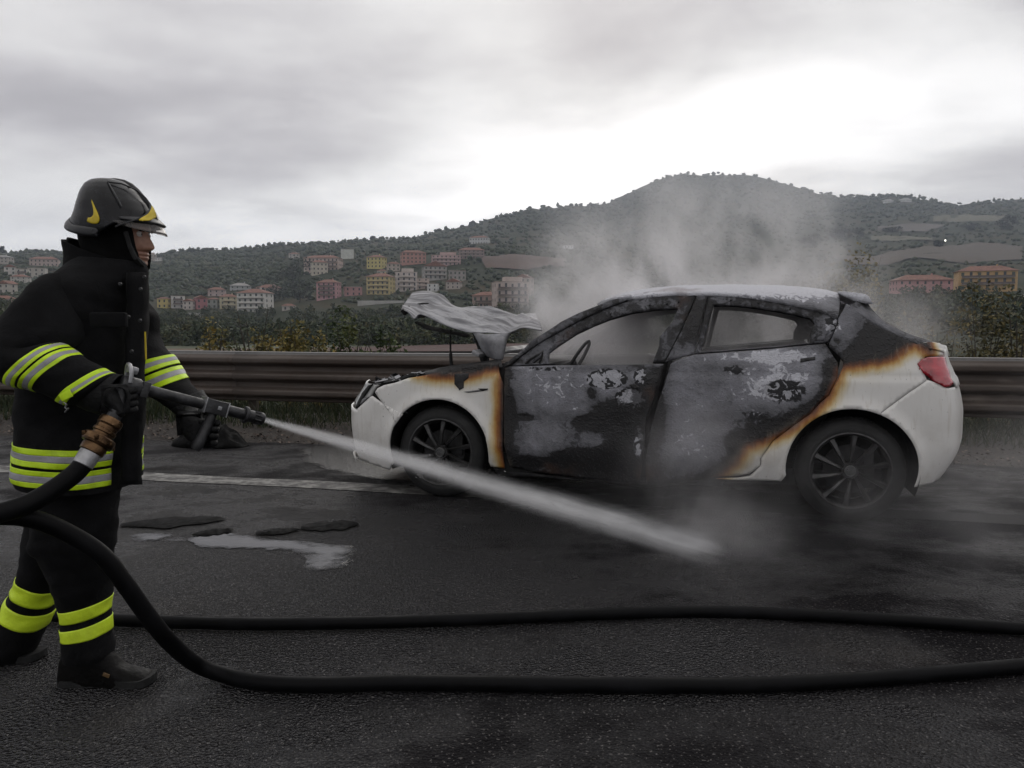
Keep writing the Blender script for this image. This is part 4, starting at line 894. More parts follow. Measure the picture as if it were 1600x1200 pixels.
# white lower tailgate lip above the lamp
lip = [Vector(to3d(*[np.array([q]) for q in U(x, y)])[0]) for x, y in ((1434, 538), (1450, 534.5), (1466, 536), (1477, 541), (1484, 548), (1487, 557))]
v = []; sub = 14
for p in lip:
    for k in range(sub + 1):
        u = k / sub; q = p.copy(); q.y = p.y + (2 * HW - 2 * p.y) * u; q.x += .06 * math.sin(PI * u); v.append(q)
f = [(i * (sub + 1) + k, (i + 1) * (sub + 1) + k, (i + 1) * (sub + 1) + k + 1, i * (sub + 1) + k + 1) for i in range(len(lip) - 1) for k in range(sub)]
me = fast_mesh('tailgate', np.array([tuple(q) for q in v]), np.array(f), M_paint, True, {'burn': np.repeat(np.linspace(-.06, -.4, len(lip)), sub + 1), 'ash': np.full(len(v), .2)}); o = link('tailgate', me, car)
bm = bmesh.new(); bm.from_mesh(me); bmesh.ops.recalc_face_normals(bm, faces=bm.faces); bm.to_mesh(me); bm.free(); md = o.modifiers.new('thickness', 'SOLIDIFY'); md.thickness = .012; md.offset = -1

# wheels
def wheel(x, side):
    w_ = empty('wheel', (x, .03 if not side else 2 * HW - .03, .317), PI if side else 0, car)
    prof = [(.0, .232), (-.004, .24), (.0, .262), (.010, .287), (.022, .305), (.04, .3155), (.06, .317), (.17, .317), (.19, .3155), (.205, .300), (.212, .27), (.21, .235)]
    mb = MB().lathe([(.02 - .012 + p[0] if False else p[0], p[1]) for p in prof], (0, 0, 0), (0, 1, 0), 72); mb.build('tyre', M_rubber, w_, auto=60)
    mb = MB()
    for k in range(60):          # shallow tread blocks
        a = 2 * PI * k / 60; R = Matrix.Rotation(-a, 3, 'Y')
        mb.box(R @ Vector((0, 0, .317)) + Vector((0, .085, 0)), (.022, .055, .006), R); mb.box(R @ Vector((.012, 0, .317)) + Vector((0, .148, 0)), (.022, .05, .006), R)
    mb.build('tread', M_rubber, w_, False)
    MB().lathe([(.012, .236), (-.004, .236), (-.006, .228), (.004, .219), (.020, .212), (.06, .206), (.18, .206), (.18, .2)], (0, 0, 0), (0, 1, 0), 72).build('rim', M_rim, w_, auto=50)
    for k in range(10):
        R = Matrix.Rotation(2 * PI * k / 10 + .02, 3, 'Y'); v = []; n = 8
        for i in range(n):
            u = i / (n - 1); r = .045 + (.220 - .045) * u; wd = .009 + .012 * u ** 1.5; tw = .020 * (u - .2); yy = .030 - .020 * math.sin(PI * min(1, u * 1.1)) * .8 - .012 * u
            for s_, dy in ((-1, .0), (-.45, -.013), (.75, -.006), (1, .012), (.2, .03), (-.8, .022)): v.append(R @ Vector((wd * s_ + tw, yy + dy, r)))
        f = [(i * 6 + j, i * 6 + (j + 1) % 6, (i + 1) * 6 + (j + 1) % 6, (i + 1) * 6 + j) for i in range(n - 1) for j in range(6)]
        q = MB().raw(v, f).build('spoke', M_rim, w_, auto=50)
    MB().lathe([(.04, .050), (.014, .048), (.008, .044), (.012, .034), (.012, .0)], (0, 0, 0), (0, 1, 0), 32).build('hub', M_rim, w_)
    e = MB().lathe([(.013, .034), (-.002, .033), (-.004, .030), (-.002, .028), (.003, .0275), (.003, .0)], (0, 0, 0), (0, 1, 0), 32)
    e.box((-.011, .0, .0), (.004, .006, .036)).box((-.011, .0, .003), (.018, .006, .004))
    e.tube([(.006 + .004 * math.sin(i * .9), -.001, -.016 + .004 * i) for i in range(9)], .0022, 5)
    e.build('emblem', M_chrome, w_)
    b5 = MB()
    for k in range(5):
        a = 2 * PI * k / 5 + .6; b5.lathe([(.02, .009), (.006, .009), (.004, .006), (.012, .0)], (.049 * math.sin(a), 0, .049 * math.cos(a)), (0, 1, 0), 10)
    b5.build('wheel_nut', M_char, w_)
    MB().lathe([(.10, .15), (.085, .15), (.085, .05), (.10, .05)], (0, 0, 0), (0, 1, 0), 40).build('brake_disc', M_char, w_)
    MB().box((.11, .095, .05), (.06, .05, .16), None, .01).build('brake_caliper', M_char, w_)
for x in (0, 2.634):
    for s in (0, 1): wheel(x, s)
# inner arches, floor, cabin
for hx, hz in HUB:
    for s in (0, 1):
        y0, y1 = (.03, .42) if not s else (2 * HW - .03, 2 * HW - .42)
        v = []; n = 26
        for i in range(n):
            a = math.radians(-22 + 224 * i / (n - 1))
            for yy in (y0, y1): v.append((hx + .385 * math.cos(a), yy, hz + .01 + .385 * math.sin(a)))
        f = [(2 * i, 2 * i + 1, 2 * i + 3, 2 * i + 2) for i in range(n - 1)] + [tuple(2 * i + 1 for i in range(n))]
        obj('wheel_arch_liner', v, f, M_black, car)
MB().box((1.15, HW, .24), (3.5, 1.42, .10)).box((1.31, HW, .27), (1.80, 1.70, .12)).build('underbody', M_black, car, False)
MB().box((.42, HW, .62), (.05, 1.60, .60)).box((.56, HW, .86), (.34, 1.52, .16), None, .04).build('dashboard', M_char, car)
MB().box((-.35, HW, .42), (.9, 1.0, .36), None, .03).box((-.05, .72, .66), (.35, .5, .12), None, .03).box((-.25, 1.25, .66), (.25, .3, .16), None, .03).tube([(-.4, .5, .65), (-.1, .62, .75), (.2, 1.1, .72), (.35, 1.3, .7)], .03).build('engine', M_black, car)
# burnt seats: bare frames
for yy in (.48, 1.32):
    st = empty('front_seat', (1.22, yy, 0), 0, car)
    MB().box((-.05, 0, .42), (.5, .46, .14), Matrix.Rotation(-.1, 3, 'Y'), .03).build('seat_cushion', M_black, st)
    mb = MB().tube([(.16, -.22, .45), (.25, -.22, .78), (.29, -.18, 1.0), (.30, 0, 1.03), (.29, .18, 1.0), (.25, .22, .78), (.16, .22, .45)], .022)
    for k in range(6): mb.tube([(.18 + .02 * k, -.21, .52 + .085 * k), (.17 + .02 * k, 0, .53 + .085 * k), (.18 + .02 * k, .21, .52 + .085 * k)], .008, 5)
    mb.build('seat_frame', M_char, st)
MB().box((2.18, HW, .50), (.55, 1.32, .20), None, .04).build('rear_seat', M_black, car)
MB().box((2.50, HW, .80), (.10, 1.34, .56), Matrix.Rotation(.2, 3, 'Y'), .03).build('rear_backrest', M_black, car)
MB().box((2.60, .45, 1.16), (.09, .27, .2), Matrix.Rotation(.2, 3, 'Y'), .03).build('headrest', M_black, car)
MB().box((2.60, 1.35, 1.16), (.09, .27, .2), Matrix.Rotation(.2, 3, 'Y'), .03).build('headrest', M_black, car)
MB().lathe([(-.012, .175), (.0, .187), (.012, .175), (0, .163)], (.86, .50, .93), (.85, 0, -.5), 28, True).tube([(.55, .5, .82), (.86, .5, .93)], .02).build('steering_wheel', M_char, car)
MB().box((.23, HW, 1.0), (.06, 1.56, .03), Matrix.Rotation(.5, 3, 'Y'), .008).build('cowl', M_ashm, car)
# mirror bracket remains
for s in (0, 1):
    pts = [cp(822, 568, .05), cp(829, 561, .02), cp(838, 556, .0), cp(848, 549, .03), cp(846, 560, .03), cp(843, 567, .05)]
    if s: pts = [Vector((p.x, 2 * HW - p.y, p.z)) for p in pts]
    MB().tube(pts, .009, 6).build('mirror_bracket', M_char, car)
# bolts along the window frames
for lst in ([(955, 491), (1012, 477), (1045, 475), (1063, 472)], [(1140, 469), (1189, 474), (1236, 483)]):
    for x, y in lst:
        a, z = U(x, y, .006); p = to3d(np.array([a]), np.array([z]), .006)[0]; MB().lathe([(.006, .006), (-.004, .005), (-.006, 0)], p, (0, 1, .3), 8).build('bolt', M_black, car)

# bonnet: thrown up and crumpled
def M_bonnet_():
    m, T, b, co = mk('bare_bonnet_steel'); n1 = T.noise(T.mapping(co, rot=(0, 0, .5), scale=(1, 3, 1)), 3, 5); n2 = T.noise(co, 24, 4)
    c = T.mix(T.ss(n1, .35, .65), (.34, .34, .355), (.12, .12, .13)); c = T.mix(T.mul(T.ss(n2, .52, .7), .5), c, (.10, .10, .105)); c = T.mix(T.ss(T.noise(co, 5, 4), .62, .68), c, (.21, .21, .21))  # streaked steel, with light and dark highlight bands put into the colour
    T.set(b.inputs['Base Color'], c); b.inputs['Roughness'].default_value = .7; b.inputs['Specular IOR Level'].default_value = .08; T.set(b.inputs['Normal'], T.bump(n2, .25, .01)); return m
M_bonnet = M_bonnet_()
ROWS = [(.20, [(627, 483), (638, 488), (647, 498), (658, 491), (690, 506), (726, 518), (742, 519.5), (766, 520), (790, 521), (803, 517), (818, 512), (847, 517)]),
        (.45, [(629, 479), (648, 488), (662, 490), (680, 495), (712, 502), (740, 508), (758, 512), (778, 513), (797, 516), (812, 511), (824, 509), (847, 514)]),
        (.75, [(633, 475), (652, 479), (668, 484), (688, 488), (716, 492), (742, 500), (764, 504), (786, 505), (803, 509), (815, 506), (828, 504), (845, 509)]),
        (1.05, [(637, 468), (655, 470), (672, 474), (692, 478), (716, 486), (742, 493), (766, 497), (790, 498), (806, 503), (818, 500), (830, 499), (842, 503)]),
        (1.35, [(641, 462), (658, 460), (676, 462), (695, 470), (715, 482), (742, 486), (768, 490), (792, 493), (808, 497), (820, 494), (831, 494), (840, 497)]),
        (1.60, [(645, 457.5), (660, 455), (678, 457), (694, 466), (711, 481), (740, 479), (768, 482), (790, 487), (806, 492), (818, 491), (830, 490), (837, 490)])]
G = np.array([[tuple(cp(x, y, t)) for x, y in r] for t, r in ROWS]); n1_, n2_ = 30, 64
G = np.stack([crom(G[:, j], n1_) for j in range(G.shape[1])], 1); G = np.stack([crom(G[i], n2_) for i in range(n1_)], 0)
ii, jj = np.meshgrid(np.arange(n1_), np.arange(n2_), indexing='ij'); fold = np.zeros(ii.shape)
for j0, i0, j1, i1, A_, w_ in [(20, 2, 50, 20, .030, 3.), (26, 0, 58, 13, .022, 2.6), (14, 10, 40, 28, .020, 3.2), (34, 24, 60, 16, .024, 2.8), (4, 6, 16, 26, .024, 2.6), (10, 3, 24, 12, -.020, 3.), (44, 4, 62, 22, -.018, 2.8), (2, 18, 30, 24, .014, 2.4)]:
    e = np.array([j1 - j0, (i1 - i0) * 2.]); q = np.stack([jj - j0, (ii - i0) * 2.], -1); t = np.clip((q @ e) / (e @ e), 0, 1); dd = np.hypot(q[..., 0] - t * e[0], q[..., 1] - t * e[1]); fold += A_ * np.maximum(0, 1 - dd / (w_ * 2))
fold += np.array([[.018 * nz(G[i, j], 4.) + .004 * nz(G[i, j], 11.) for j in range(n2_)] for i in range(n1_)])
G[..., 2] += fold * np.minimum(1, np.minimum(ii, n1_ - 1 - ii) / 4.)
gi = np.arange(n1_ * n2_).reshape(n1_, n2_); V = G.reshape(-1, 3); Fq = np.stack([gi[:-1, :-1], gi[:-1, 1:], gi[1:, 1:], gi[1:, :-1]], -1).reshape(-1, 4)
FR = np.array([[tuple(cp(*p)) for p in r] for r in [[(738, 518, .21), (756, 522, .2), (774, 522, .2), (792, 521, .2), (800, 518, .22)], [(745, 530, .21), (760, 533, .17), (774, 533, .16), (788, 531, .18), (793, 530, .24)], [(752, 545, .21), (765, 547, .17), (776, 547, .16), (786, 546, .18), (789, 545, .24)], [(760, 556, .21), (768, 560, .18), (777, 562, .17), (785, 562, .19), (786, 560, .24)]]])
FR = np.stack([crom(FR[:, j], 14) for j in range(5)], 1); FR = np.stack([crom(FR[i], 16) for i in range(14)], 0); k0 = len(V); gi = np.arange(14 * 16).reshape(14, 16) + k0
V = np.concatenate([V, FR.reshape(-1, 3)]); Fq = np.concatenate([Fq, np.stack([gi[:-1, :-1], gi[:-1, 1:], gi[1:, 1:], gi[1:, :-1]], -1).reshape(-1, 4)])
o = link('bonnet', fast_mesh('bonnet', V, Fq, M_bonnet, True), car); o['label'] = 'crumpled bare grey bonnet thrown open over the engine'; md = o.modifiers.new('thickness', 'SOLIDIFY'); md.thickness = .006; md.offset = 0
# dark inner frame under the bonnet, hinge arm and prop rod
u0 = [cp(648, 500, .25), cp(665, 510, .28), cp(700, 517, .3), cp(730, 523, .3)]
u1 = [cp(654, 498, .6), cp(672, 505, .65), cp(702, 511, .7), cp(735, 518, .7)]
MB().raw([p + Vector((0, 0, -.012)) for p in u0] + [p + Vector((0, 0, -.02)) for p in u1] + [p + Vector((0, 0, -.022)) for p in u0] + [p + Vector((0, 0, -.03)) for p in u1], [(0, 1, 5, 4), (1, 2, 6, 5), (2, 3, 7, 6), (8, 9, 13, 12), (9, 10, 14, 13), (10, 11, 15, 14), (0, 1, 9, 8), (1, 2, 10, 9), (2, 3, 11, 10)]).build('bonnet_frame', M_black, o, False)
for q_, r_ in (([cp(652, 475, .72), cp(660, 474.5, .72), cp(670, 474, .73)], [.004, .008, .004]), ([cp(632, 480, .5), cp(640, 479, .52)], .008), ([cp(628, 484, .2), cp(633, 490, .22), cp(636, 487, .3)], .014)): MB().tube(q_, r_, 6).build('bonnet_dark_slot', M_black, o)  # black rods stand in for the darkness in the bonnet's slots and tip
MB().tube([cp(741, 519, .3), cp(747, 530, .3), cp(753, 545, .3), cp(757, 560, .3), cp(758, 566, .3)], [.018, .024, .03, .034, .03], 6).build('bonnet_hinge', M_black, car)
MB().tube([cp(703.5, 515, .35), cp(704, 552, .35)], .007, 8).tube([cp(704, 552, .35), cp(705.5, 574, .35)], .013, 8).build('prop_rod', M_black, car)
MB().tube([cp(600, 603, .28), cp(640, 588, .3), cp(664, 583, .3), (.0, .32, .86), (.3, .30, .93)], [.02, .02, .025, .03, .02], 6).build('bonnet_rail', M_black, car)
# scorched plate over the wing and shreds along the nose
v = []; n = 22
pl0 = [(664, 584), (675, 586), (690, 588), (712, 589), (735, 585), (760, 578), (785, 573)]; pl1 = [(664, 580), (676, 577), (692, 573.5), (712, 570), (740, 567), (762, 563), (783, 561)]
for k, t in enumerate((.045, .10, .18)):
    rr = crom(np.array([np.array(a) * (1 - k / 2) + np.array(b_) * (k / 2) for a, b_ in zip(pl0, pl1)]), n); v += [cp(x, y, t) + Vector((0, 0, .004 * nz((x * .1, y * .1, k)))) for x, y in rr]
f = [(k * n + i, k * n + i + 1, (k + 1) * n + i + 1, (k + 1) * n + i) for k in range(2) for i in range(n - 1)]
o = obj('scorched_plate', v, f, M_char, car); md = o.modifiers.new('thickness', 'SOLIDIFY'); md.thickness = .01
mb = MB(); r = random.Random(4)
for i in range(46):
    u = r.random(); t = r.uniform(.16, .8); px_ = 578 + 88 * u + r.uniform(-4, 4); py_ = 603 - 19 * u ** .8 + r.uniform(-3, 4) ; p = cp(px_, py_, t); R = Matrix.Rotation(r.uniform(-.6, .6), 3, 'X') @ Matrix.Rotation(r.uniform(-1, 1), 3, 'Z') @ Matrix.Rotation(r.uniform(-.5, .5), 3, 'Y')
    mb.box(p, (r.uniform(.03, .11), r.uniform(.02, .09), r.uniform(.003, .010)), R)
o = mb.build('bonnet_shreds', M_black, car, False); o['kind'] = 'stuff'
mb = MB()
for i in range(24):
    u = r.random(); t = r.uniform(.16, .5); p = cp(580 + 84 * u + r.uniform(-4, 4), 601 - 19 * u ** .8 + r.uniform(-3, 4), t); R = Matrix.Rotation(r.uniform(-.6, .6), 3, 'X') @ Matrix.Rotation(r.uniform(-1, 1), 3, 'Z') @ Matrix.Rotation(r.uniform(-.5, .5), 3, 'Y')
    mb.box(p, (r.uniform(.02, .10), r.uniform(.01, .04), .004), R)
o = mb.build('paint_shreds', M_ashm, car, False); o['kind'] = 'stuff'
# nose centre: grille and number plate recess, rear plate
MB().box((-.72, HW, .55), (.05, .8, .34), Matrix.Rotation(.2, 3, 'Y'), .02).box((-.56, HW, .68), (.3, .9, .08), None, .02).build('radiator_panel', M_black, car)
gq = MB()
for k in range(6): gq.box((-.925 + .0 * k, HW, .30 + .05 * k), (.02, .16 + .05 * k, .012))
gq.build('grille', M_black, car, False)
# ================================================================ the firefighter, seen from his right side
FY = 2.66
def cloth(name, col, rough=.85, wr=.5):
    m, T, b, co = mk(name)
    n1 = T.noise(co, 9, 5, .6, .5); n2 = T.noise(co, 420, 2)
    T.set(b.inputs['Base Color'], T.mix(T.ss(n1, .3, .75), col, tuple(x * 1.9 + .002 for x in col))); b.inputs['Roughness'].default_value = rough
    b.inputs['Specular IOR Level'].default_value = .12; b.inputs['Sheen Weight'].default_value = .015; b.inputs['Sheen Roughness'].default_value = .4
    T.set(b.inputs['Normal'], T.bump(T.add(T.mul(n1, 1.), T.mul(n2, .12)), wr, .025)); return m
M_coat = cloth('turnout_cloth', (.0038, .0038, .0043)); M_trous = cloth('trouser_cloth', (.0030, .0030, .0034)); M_bala = cloth('hood_cloth', (.005, .005, .005), .95, .3)
M_glove = simple('black_leather', (.005, .005, .0055), .65, 0, .4, 20, .4, 90, None, .25); M_boot = simple('boot_leather', (.0045, .004, .0038), .5, 0, .4, 16, .3, 70, None, .12); M_sole = simple('boot_sole', (.008, .008, .008), .8, 0, .3, 20, .3, 60)
def tape(name, col, dirt=.5, em=0.):
    m, T, b, co = mk(name); n = T.ss(T.noise(co, 14, 6, .65), .42, .75)
    T.set(b.inputs['Base Color'], T.mix(T.mul(n, dirt), col, tuple(x * .35 for x in col))); b.inputs['Roughness'].default_value = .5; T.set(b.inputs['Normal'], T.bump(T.noise(co, 22, 4), .5, .01)); return m
M_yel = tape('lime_tape', (.60, .86, .012)); M_sil = tape('silver_tape', (.33, .33, .345), .4); M_yel2 = tape('lime_tape_trouser', (.66, .86, .03), .25)
# fluorescent cloth gives back more yellow than it is lit with; a saturated base colour stands in for that
M_skin, T, b, co = mk('skin'); T.set(b.inputs['Base Color'], T.mix(T.ss(T.noise(co, 30, 4), .35, .7), (.31, .165, .11), (.22, .105, .068))); b.inputs['Roughness'].default_value = .5; b.inputs['Subsurface Weight'].default_value = .08; b.inputs['Subsurface Radius'].default_value = (.01, .004, .002)

def rings_from(R, n):
    """R: list of (centre, half axis 1, half axis 2); smooth resample"""
    A = np.array([[*c, *u, *v] for c, u, v in R], float); return crom(A, n)
def loft_mesh(A, nseg, p=2.3, a0=0., a1=2 * PI, scale=1., wr=0., wf=4., seed=0, cap=True):
    closed = abs(a1 - a0) > 6.28; ks = nseg if closed else nseg + 1; th = a0 + (a1 - a0) * np.arange(ks) / nseg
    cu = np.sign(np.cos(th)) * np.abs(np.cos(th)) ** (2 / p); su = np.sign(np.sin(th)) * np.abs(np.sin(th)) ** (2 / p)
    c, u, v = A[:, :3], A[:, 3:6] * scale, A[:, 6:9] * scale
    V = c[:, None] + u[:, None] * cu[None, :, None] + v[:, None] * su[None, :, None]
    if wr:
        Nn = V - c[:, None]; Nn = Nn / (np.linalg.norm(Nn, axis=2)[..., None] + 1e-9)
        W_ = np.array([[nz(q, wf, seed) + .55 * nz((q[0] * 1.3, q[1] * 1.3, q[2] * 2.2), wf * 2.1, seed + 4) for q in r] for r in V]); V = V + Nn * (W_ * wr)[..., None]
    n = len(A); f = []
    for i in range(n - 1):
        for k in range(ks if closed else ks - 1):
            k2 = (k + 1) % ks; f.append((i * ks + k, i * ks + k2, (i + 1) * ks + k2, (i + 1) * ks + k))
    V = V.reshape(-1, 3)
    if cap and closed: f += [tuple(range(ks))[::-1], tuple(range((n - 1) * ks, n * ks))]
    return [Vector(q) for q in V], f
def fixn(o, thick=0.):
    bm = bmesh.new(); bm.from_mesh(o.data); bmesh.ops.recalc_face_normals(bm, faces=bm.faces); bm.to_mesh(o.data); bm.free()
    if thick: md = o.modifiers.new('thickness', 'SOLIDIFY'); md.thickness = thick; md.offset = 1
    o.data.set_sharp_from_angle(angle=math.radians(50)); return o
def sub(A, t0, t1, n=7):
    k = len(A) - 1; t = np.linspace(t0 * k, t1 * k, n); return np.stack([np.interp(t, np.arange(k + 1), A[:, j]) for j in range(A.shape[1])], 1)
def P(px, py, Y): return at(px, py, Y)

# ---- joints and the body itself
J = {k: P(*v) for k, v in dict(hip=(120, 742, 2.68), belly=(122, 650, 2.68), chest=(128, 520, 2.68), neck=(160, 425, 2.68), sn=(92, 445, 2.52), sf=(185, 455, 2.84), en=(30, 545, 2.40), wn=(165, 612, 2.37), ef=(226, 550, 2.86), mf=(268, 611, 2.73), wf=(303, 634, 2.63),
     hn=(125, 760, 2.60), kn=(118, 865, 2.58), an=(136, 1030, 2.60), tn=(215, 1072, 2.60), hf=(112, 760, 2.77), kf=(78, 880, 2.80), af=(12, 1015, 2.80), tf=(60, 1045, 2.80)).items()}
names = list(J); E_ = [('hip', 'belly'), ('belly', 'chest'), ('chest', 'neck'), ('chest', 'sn'), ('sn', 'en'), ('en', 'wn'), ('chest', 'sf'), ('sf', 'ef'), ('ef', 'mf'), ('mf', 'wf'), ('hip', 'hn'), ('hn', 'kn'), ('kn', 'an'), ('an', 'tn'), ('hip', 'hf'), ('hf', 'kf'), ('kf', 'af'), ('af', 'tf')]
RAD = dict(hip=.13, belly=.12, chest=.14, neck=.055, sn=.065, sf=.065, en=.045, ef=.04, mf=.024, wn=.03, wf=.024, hn=.085, hf=.085, kn=.06, kf=.06, an=.042, af=.042, tn=.03, tf=.03)
def skin_mesh(verts, edges, radii, root, sub_=1):
    me = bpy.data.meshes.new('tmp'); me.from_pydata([tuple(p) for p in verts], edges, []); o = bpy.data.objects.new('tmp', me); COL.objects.link(o)
    o.modifiers.new('s', 'SKIN'); md = o.modifiers.new('d', 'SUBSURF'); md.levels = sub_
    for i, sv in enumerate(me.skin_vertices[0].data): sv.radius = (radii[i], radii[i]); sv.use_root = (i == root)
    dg = bpy.context.evaluated_depsgraph_get(); ev = o.evaluated_get(dg); m2 = ev.to_mesh(); v = [p.co.copy() for p in m2.vertices]; f = [tuple(q.vertices) for q in m2.polygons]; ev.to_mesh_clear(); bpy.data.objects.remove(o); return v, f
bv, bf = skin_mesh([J[k] for k in names], [(names.index(a), names.index(b_)) for a, b_ in E_], [RAD[k] for k in names], 0)
# ---- head: slices from the crown to the neck, profile facing +x
HY = 2.68; hs = HY / F
PROF = [  # row, front column, back column, half width
 (292, 190, 160, .030), (296, 205, 148, .050), (305, 217, 139, .066), (320, 226, 133, .075), (340, 229.5, 131, .078), (352, 230.2, 131, .078), (358, 230.8, 131, .077), (364, 229.2, 131, .076), (368, 228.6, 132, .075), (376, 229.4, 133, .073), (384, 230.0, 135, .070), (391, 230.4, 138, .067), (394, 228.6, 140, .065), (398, 230.0, 142, .063), (401, 228.8, 144, .061), (404, 229.6, 146, .059), (408, 227.6, 148, .055), (414, 227.8, 150, .048), (419, 224, 151, .042), (424, 214, 150, .045), (432, 200, 148, .055), (446, 198, 146, .060)]
R = []
for y, xf, xb, hw in PROF:
    c = (P(xf, y, HY) + P(xb, y, HY)) / 2; R.append((c, Vector(((xf - xb) / 2 * hs, 0, 0)), Vector((0, hw, 0))))
A = rings_from(R, 70); hv, hf = loft_mesh(A, 44, 2.25)
mid = np.array([[*p] for p in hv]); zrow = YH + (HC - mid[:, 2]) / hs
def gb(x, s): return np.exp(-(x / s) ** 2)
yoff = np.abs(mid[:, 1] - HY)
fr = mid[:, 0] > P(205, 380, HY).x
nose = np.interp(zrow, [352, 360, 368, 376, 384, 388.5, 391.5, 394.5, 397], [0, .001, .006, .0125, .0205, .0235, .021, .006, 0]) * gb(yoff, .0115 + .004 * sst(zrow, 378, 390))
brow = .004 * gb(zrow - 361, 3.5) * gb(yoff - .026, .022); eye = -.007 * gb(zrow - 367, 4.) * gb(yoff - .030, .014); cheek = .004 * gb(zrow - 384, 8) * gb(yoff - .042, .02)
lips = .003 * (gb(zrow - 399, 2.2) + gb(zrow - 404.5, 2.4)) * gb(yoff, .022); ch = .003 * gb(zrow - 413, 4) * gb(yoff, .02)
mid[:, 0] += np.where(fr, nose + brow + eye + cheek + lips + ch, 0)
for sy in (-1, 1):                                # ears
    e = gb(zrow - 376, 9) * gb(mid[:, 0] - P(176, 376, HY).x, .016) * (np.sign(mid[:, 1] - HY) == sy); mid[:, 1] += sy * .014 * e
allv = bv + [Vector(q) for q in mid]; allf = bf + [tuple(i + len(bv) for i in q) for q in hf]
person = obj('person', allv, allf, M_skin); fixn(person)
tag(person, 'firefighter in black turnout gear with lime stripes aiming a water nozzle at the car', 'person')
for sy in (-1, 1):
    c = P(227.0, 367.5, HY); c.y = HY + sy * .030; c.x -= .0075
    m_ = simple('eye_white', (.55, .52, .5), .2, 0, .1, 20, 0); q = MB().lathe([(-.0115, .0), (-.008, .008), (0, .0115), (.008, .008), (.0115, .0)], c, (1, 0, 0), 14).build('eye', m_, person)
    MB().lathe([(.009, .0), (.0102, .004), (.0118, .0)], c, (1, sy * .05, -.05), 12).build('iris', M_black, q)
    MB().tube([c + Vector((.010, -.014 * 1, .010)), c + Vector((.0135, 0, .0135)), c + Vector((.011, .014, .010))], [.0022, .003, .0018], 6).build('eyebrow', M_bala, person)
# ---- balaclava: head surface pushed out, open at the face
keep = np.ones(len(mid), bool)
vv = np.array(mid); cen = np.array(P(175, 370, HY)); dirv = vv - cen; dirv /= np.linalg.norm(dirv, axis=1)[:, None]; vv = vv + dirv * .009
ff = [q for q in hf if all(keep[i] and zrow[i] > 300 and zrow[i] < 438 for i in q)]
hood = obj('balaclava', [Vector(q) for q in vv], ff, M_bala, person)
bm = bmesh.new(); bm.from_mesh(hood.data); bmesh.ops.bisect_plane(bm, geom=bm.verts[:] + bm.edges[:] + bm.faces[:], plane_co=P(208, 380, 2.612) , plane_no=Vector((1, 0, .12)), clear_outer=True); bm.to_mesh(hood.data); bm.free(); fixn(hood, .003)
if 0: MB().tube([P(207, 352, 2.605), P(208, 375, 2.603), P(211, 392, 2.608), P(217, 404, 2.625)], [.010, .011, .011, .012], 8).build('cheek_pad', M_bala, hood)
# chin cup and strap
cs = MB().tube([P(196, 362, 2.60), P(203, 385, 2.60), P(212, 404, 2.61), P(220, 412, 2.64), P(223, 415, 2.68)], [.008, .008, .009, .012, .014], 8)
cs.build('chin_strap', M_black, person)
MB().lathe([(-.022, .0), (-.018, .016), (0, .022), (.016, .016), (.02, 0)], P(217, 416, 2.67), (.6, -.5, -.3), 16).build('chin_cup', M_black, person)
# ---- helmet
HS = [  # row, back column, front column, half width
 (280.0, 166, 172, .010), (281.5, 152, 187, .045), (285, 141, 201, .072), (291, 134, 211, .092), (300, 128.5, 222, .108), (308, 125, 229, .117), (320, 121, 239, .125), (334, 117.5, 247, .130), (345, 113, 251, .133), (352, 110, 257, .134), (362, 109, 260, .134), (372, 112, 262, .131), (382, 116, 262, .127)]
HSr = np.array([p[0] for p in HS], float)
def hext(row):
    a, b_, hw = (np.interp(row, HSr, [p[k] for p in HS]) for k in (1, 2, 3)); h = (b_ - a) / 2; k = max(.86, max(0, 1 - (hw * .5 / (h * hs)) ** 2) ** .5); c = (a + b_) / 2; return c - h * k, c + h * k, hw
def low(th):
    """lower edge row of the shell at azimuth th (0 front, 90 side)"""
    return float(np.interp(abs(math.degrees(th)), [0, 30, 52, 70, 84, 96, 112, 130, 155, 180], [353, 353, 353, 356, 366, 376, 376, 369, 357, 351]))
def hpt(th, row, k=1.):
    xb, xf, hw = hext(row); cx = (xb + xf) / 2; c = P(cx, row, HY)
    ca, sa = math.cos(th), math.sin(th); ca = math.copysign(abs(ca) ** .95, ca); sa = math.copysign(abs(sa) ** .95, sa)
    return Vector((c.x + (xf - xb) / 2 * hs * ca * k, HY - hw * sa * k, c.z))
nth, nw = 72, 36; v = []
for i in range(nw + 1):
    w_ = (i / nw) ** 1.5
    for k in range(nth):
        th = -PI + 2 * PI * k / nth; v.append(hpt(th, 280.0 + (low(th) - 280.0) * w_))
f = [(i * nth + k, i * nth + (k + 1) % nth, (i + 1) * nth + (k + 1) % nth, (i + 1) * nth + k) for i in range(nw) for k in range(nth)] + [tuple(range(nth))]
m, T, b, co = mk('helmet_shell'); T.set(b.inputs['Base Color'], T.mix(T.ss(T.noise(co, 18, 5), .4, .7), (.004, .0042, .0055), (.010, .0105, .013))); T.set(b.inputs['Roughness'], T.ss(T.noise(co, 12, 4), .3, .7, .18, .36)); T.set(b.inputs['Normal'], T.bump(T.noise(co, 30, 2), .06, .01)); b.inputs['Specular IOR Level'].default_value = .32; M_helm = m
helm = fixn(obj('helmet', v, f, M_helm, person)); md = helm.modifiers.new('t', 'SOLIDIFY'); md.thickness = .004; md.offset = -1
def helm_line(pts, r, name, mat_, n=6, k=1.0):
    MB().tube([hat(a, r_, k) for a, r_ in pts], r, n).build(name, mat_, helm)
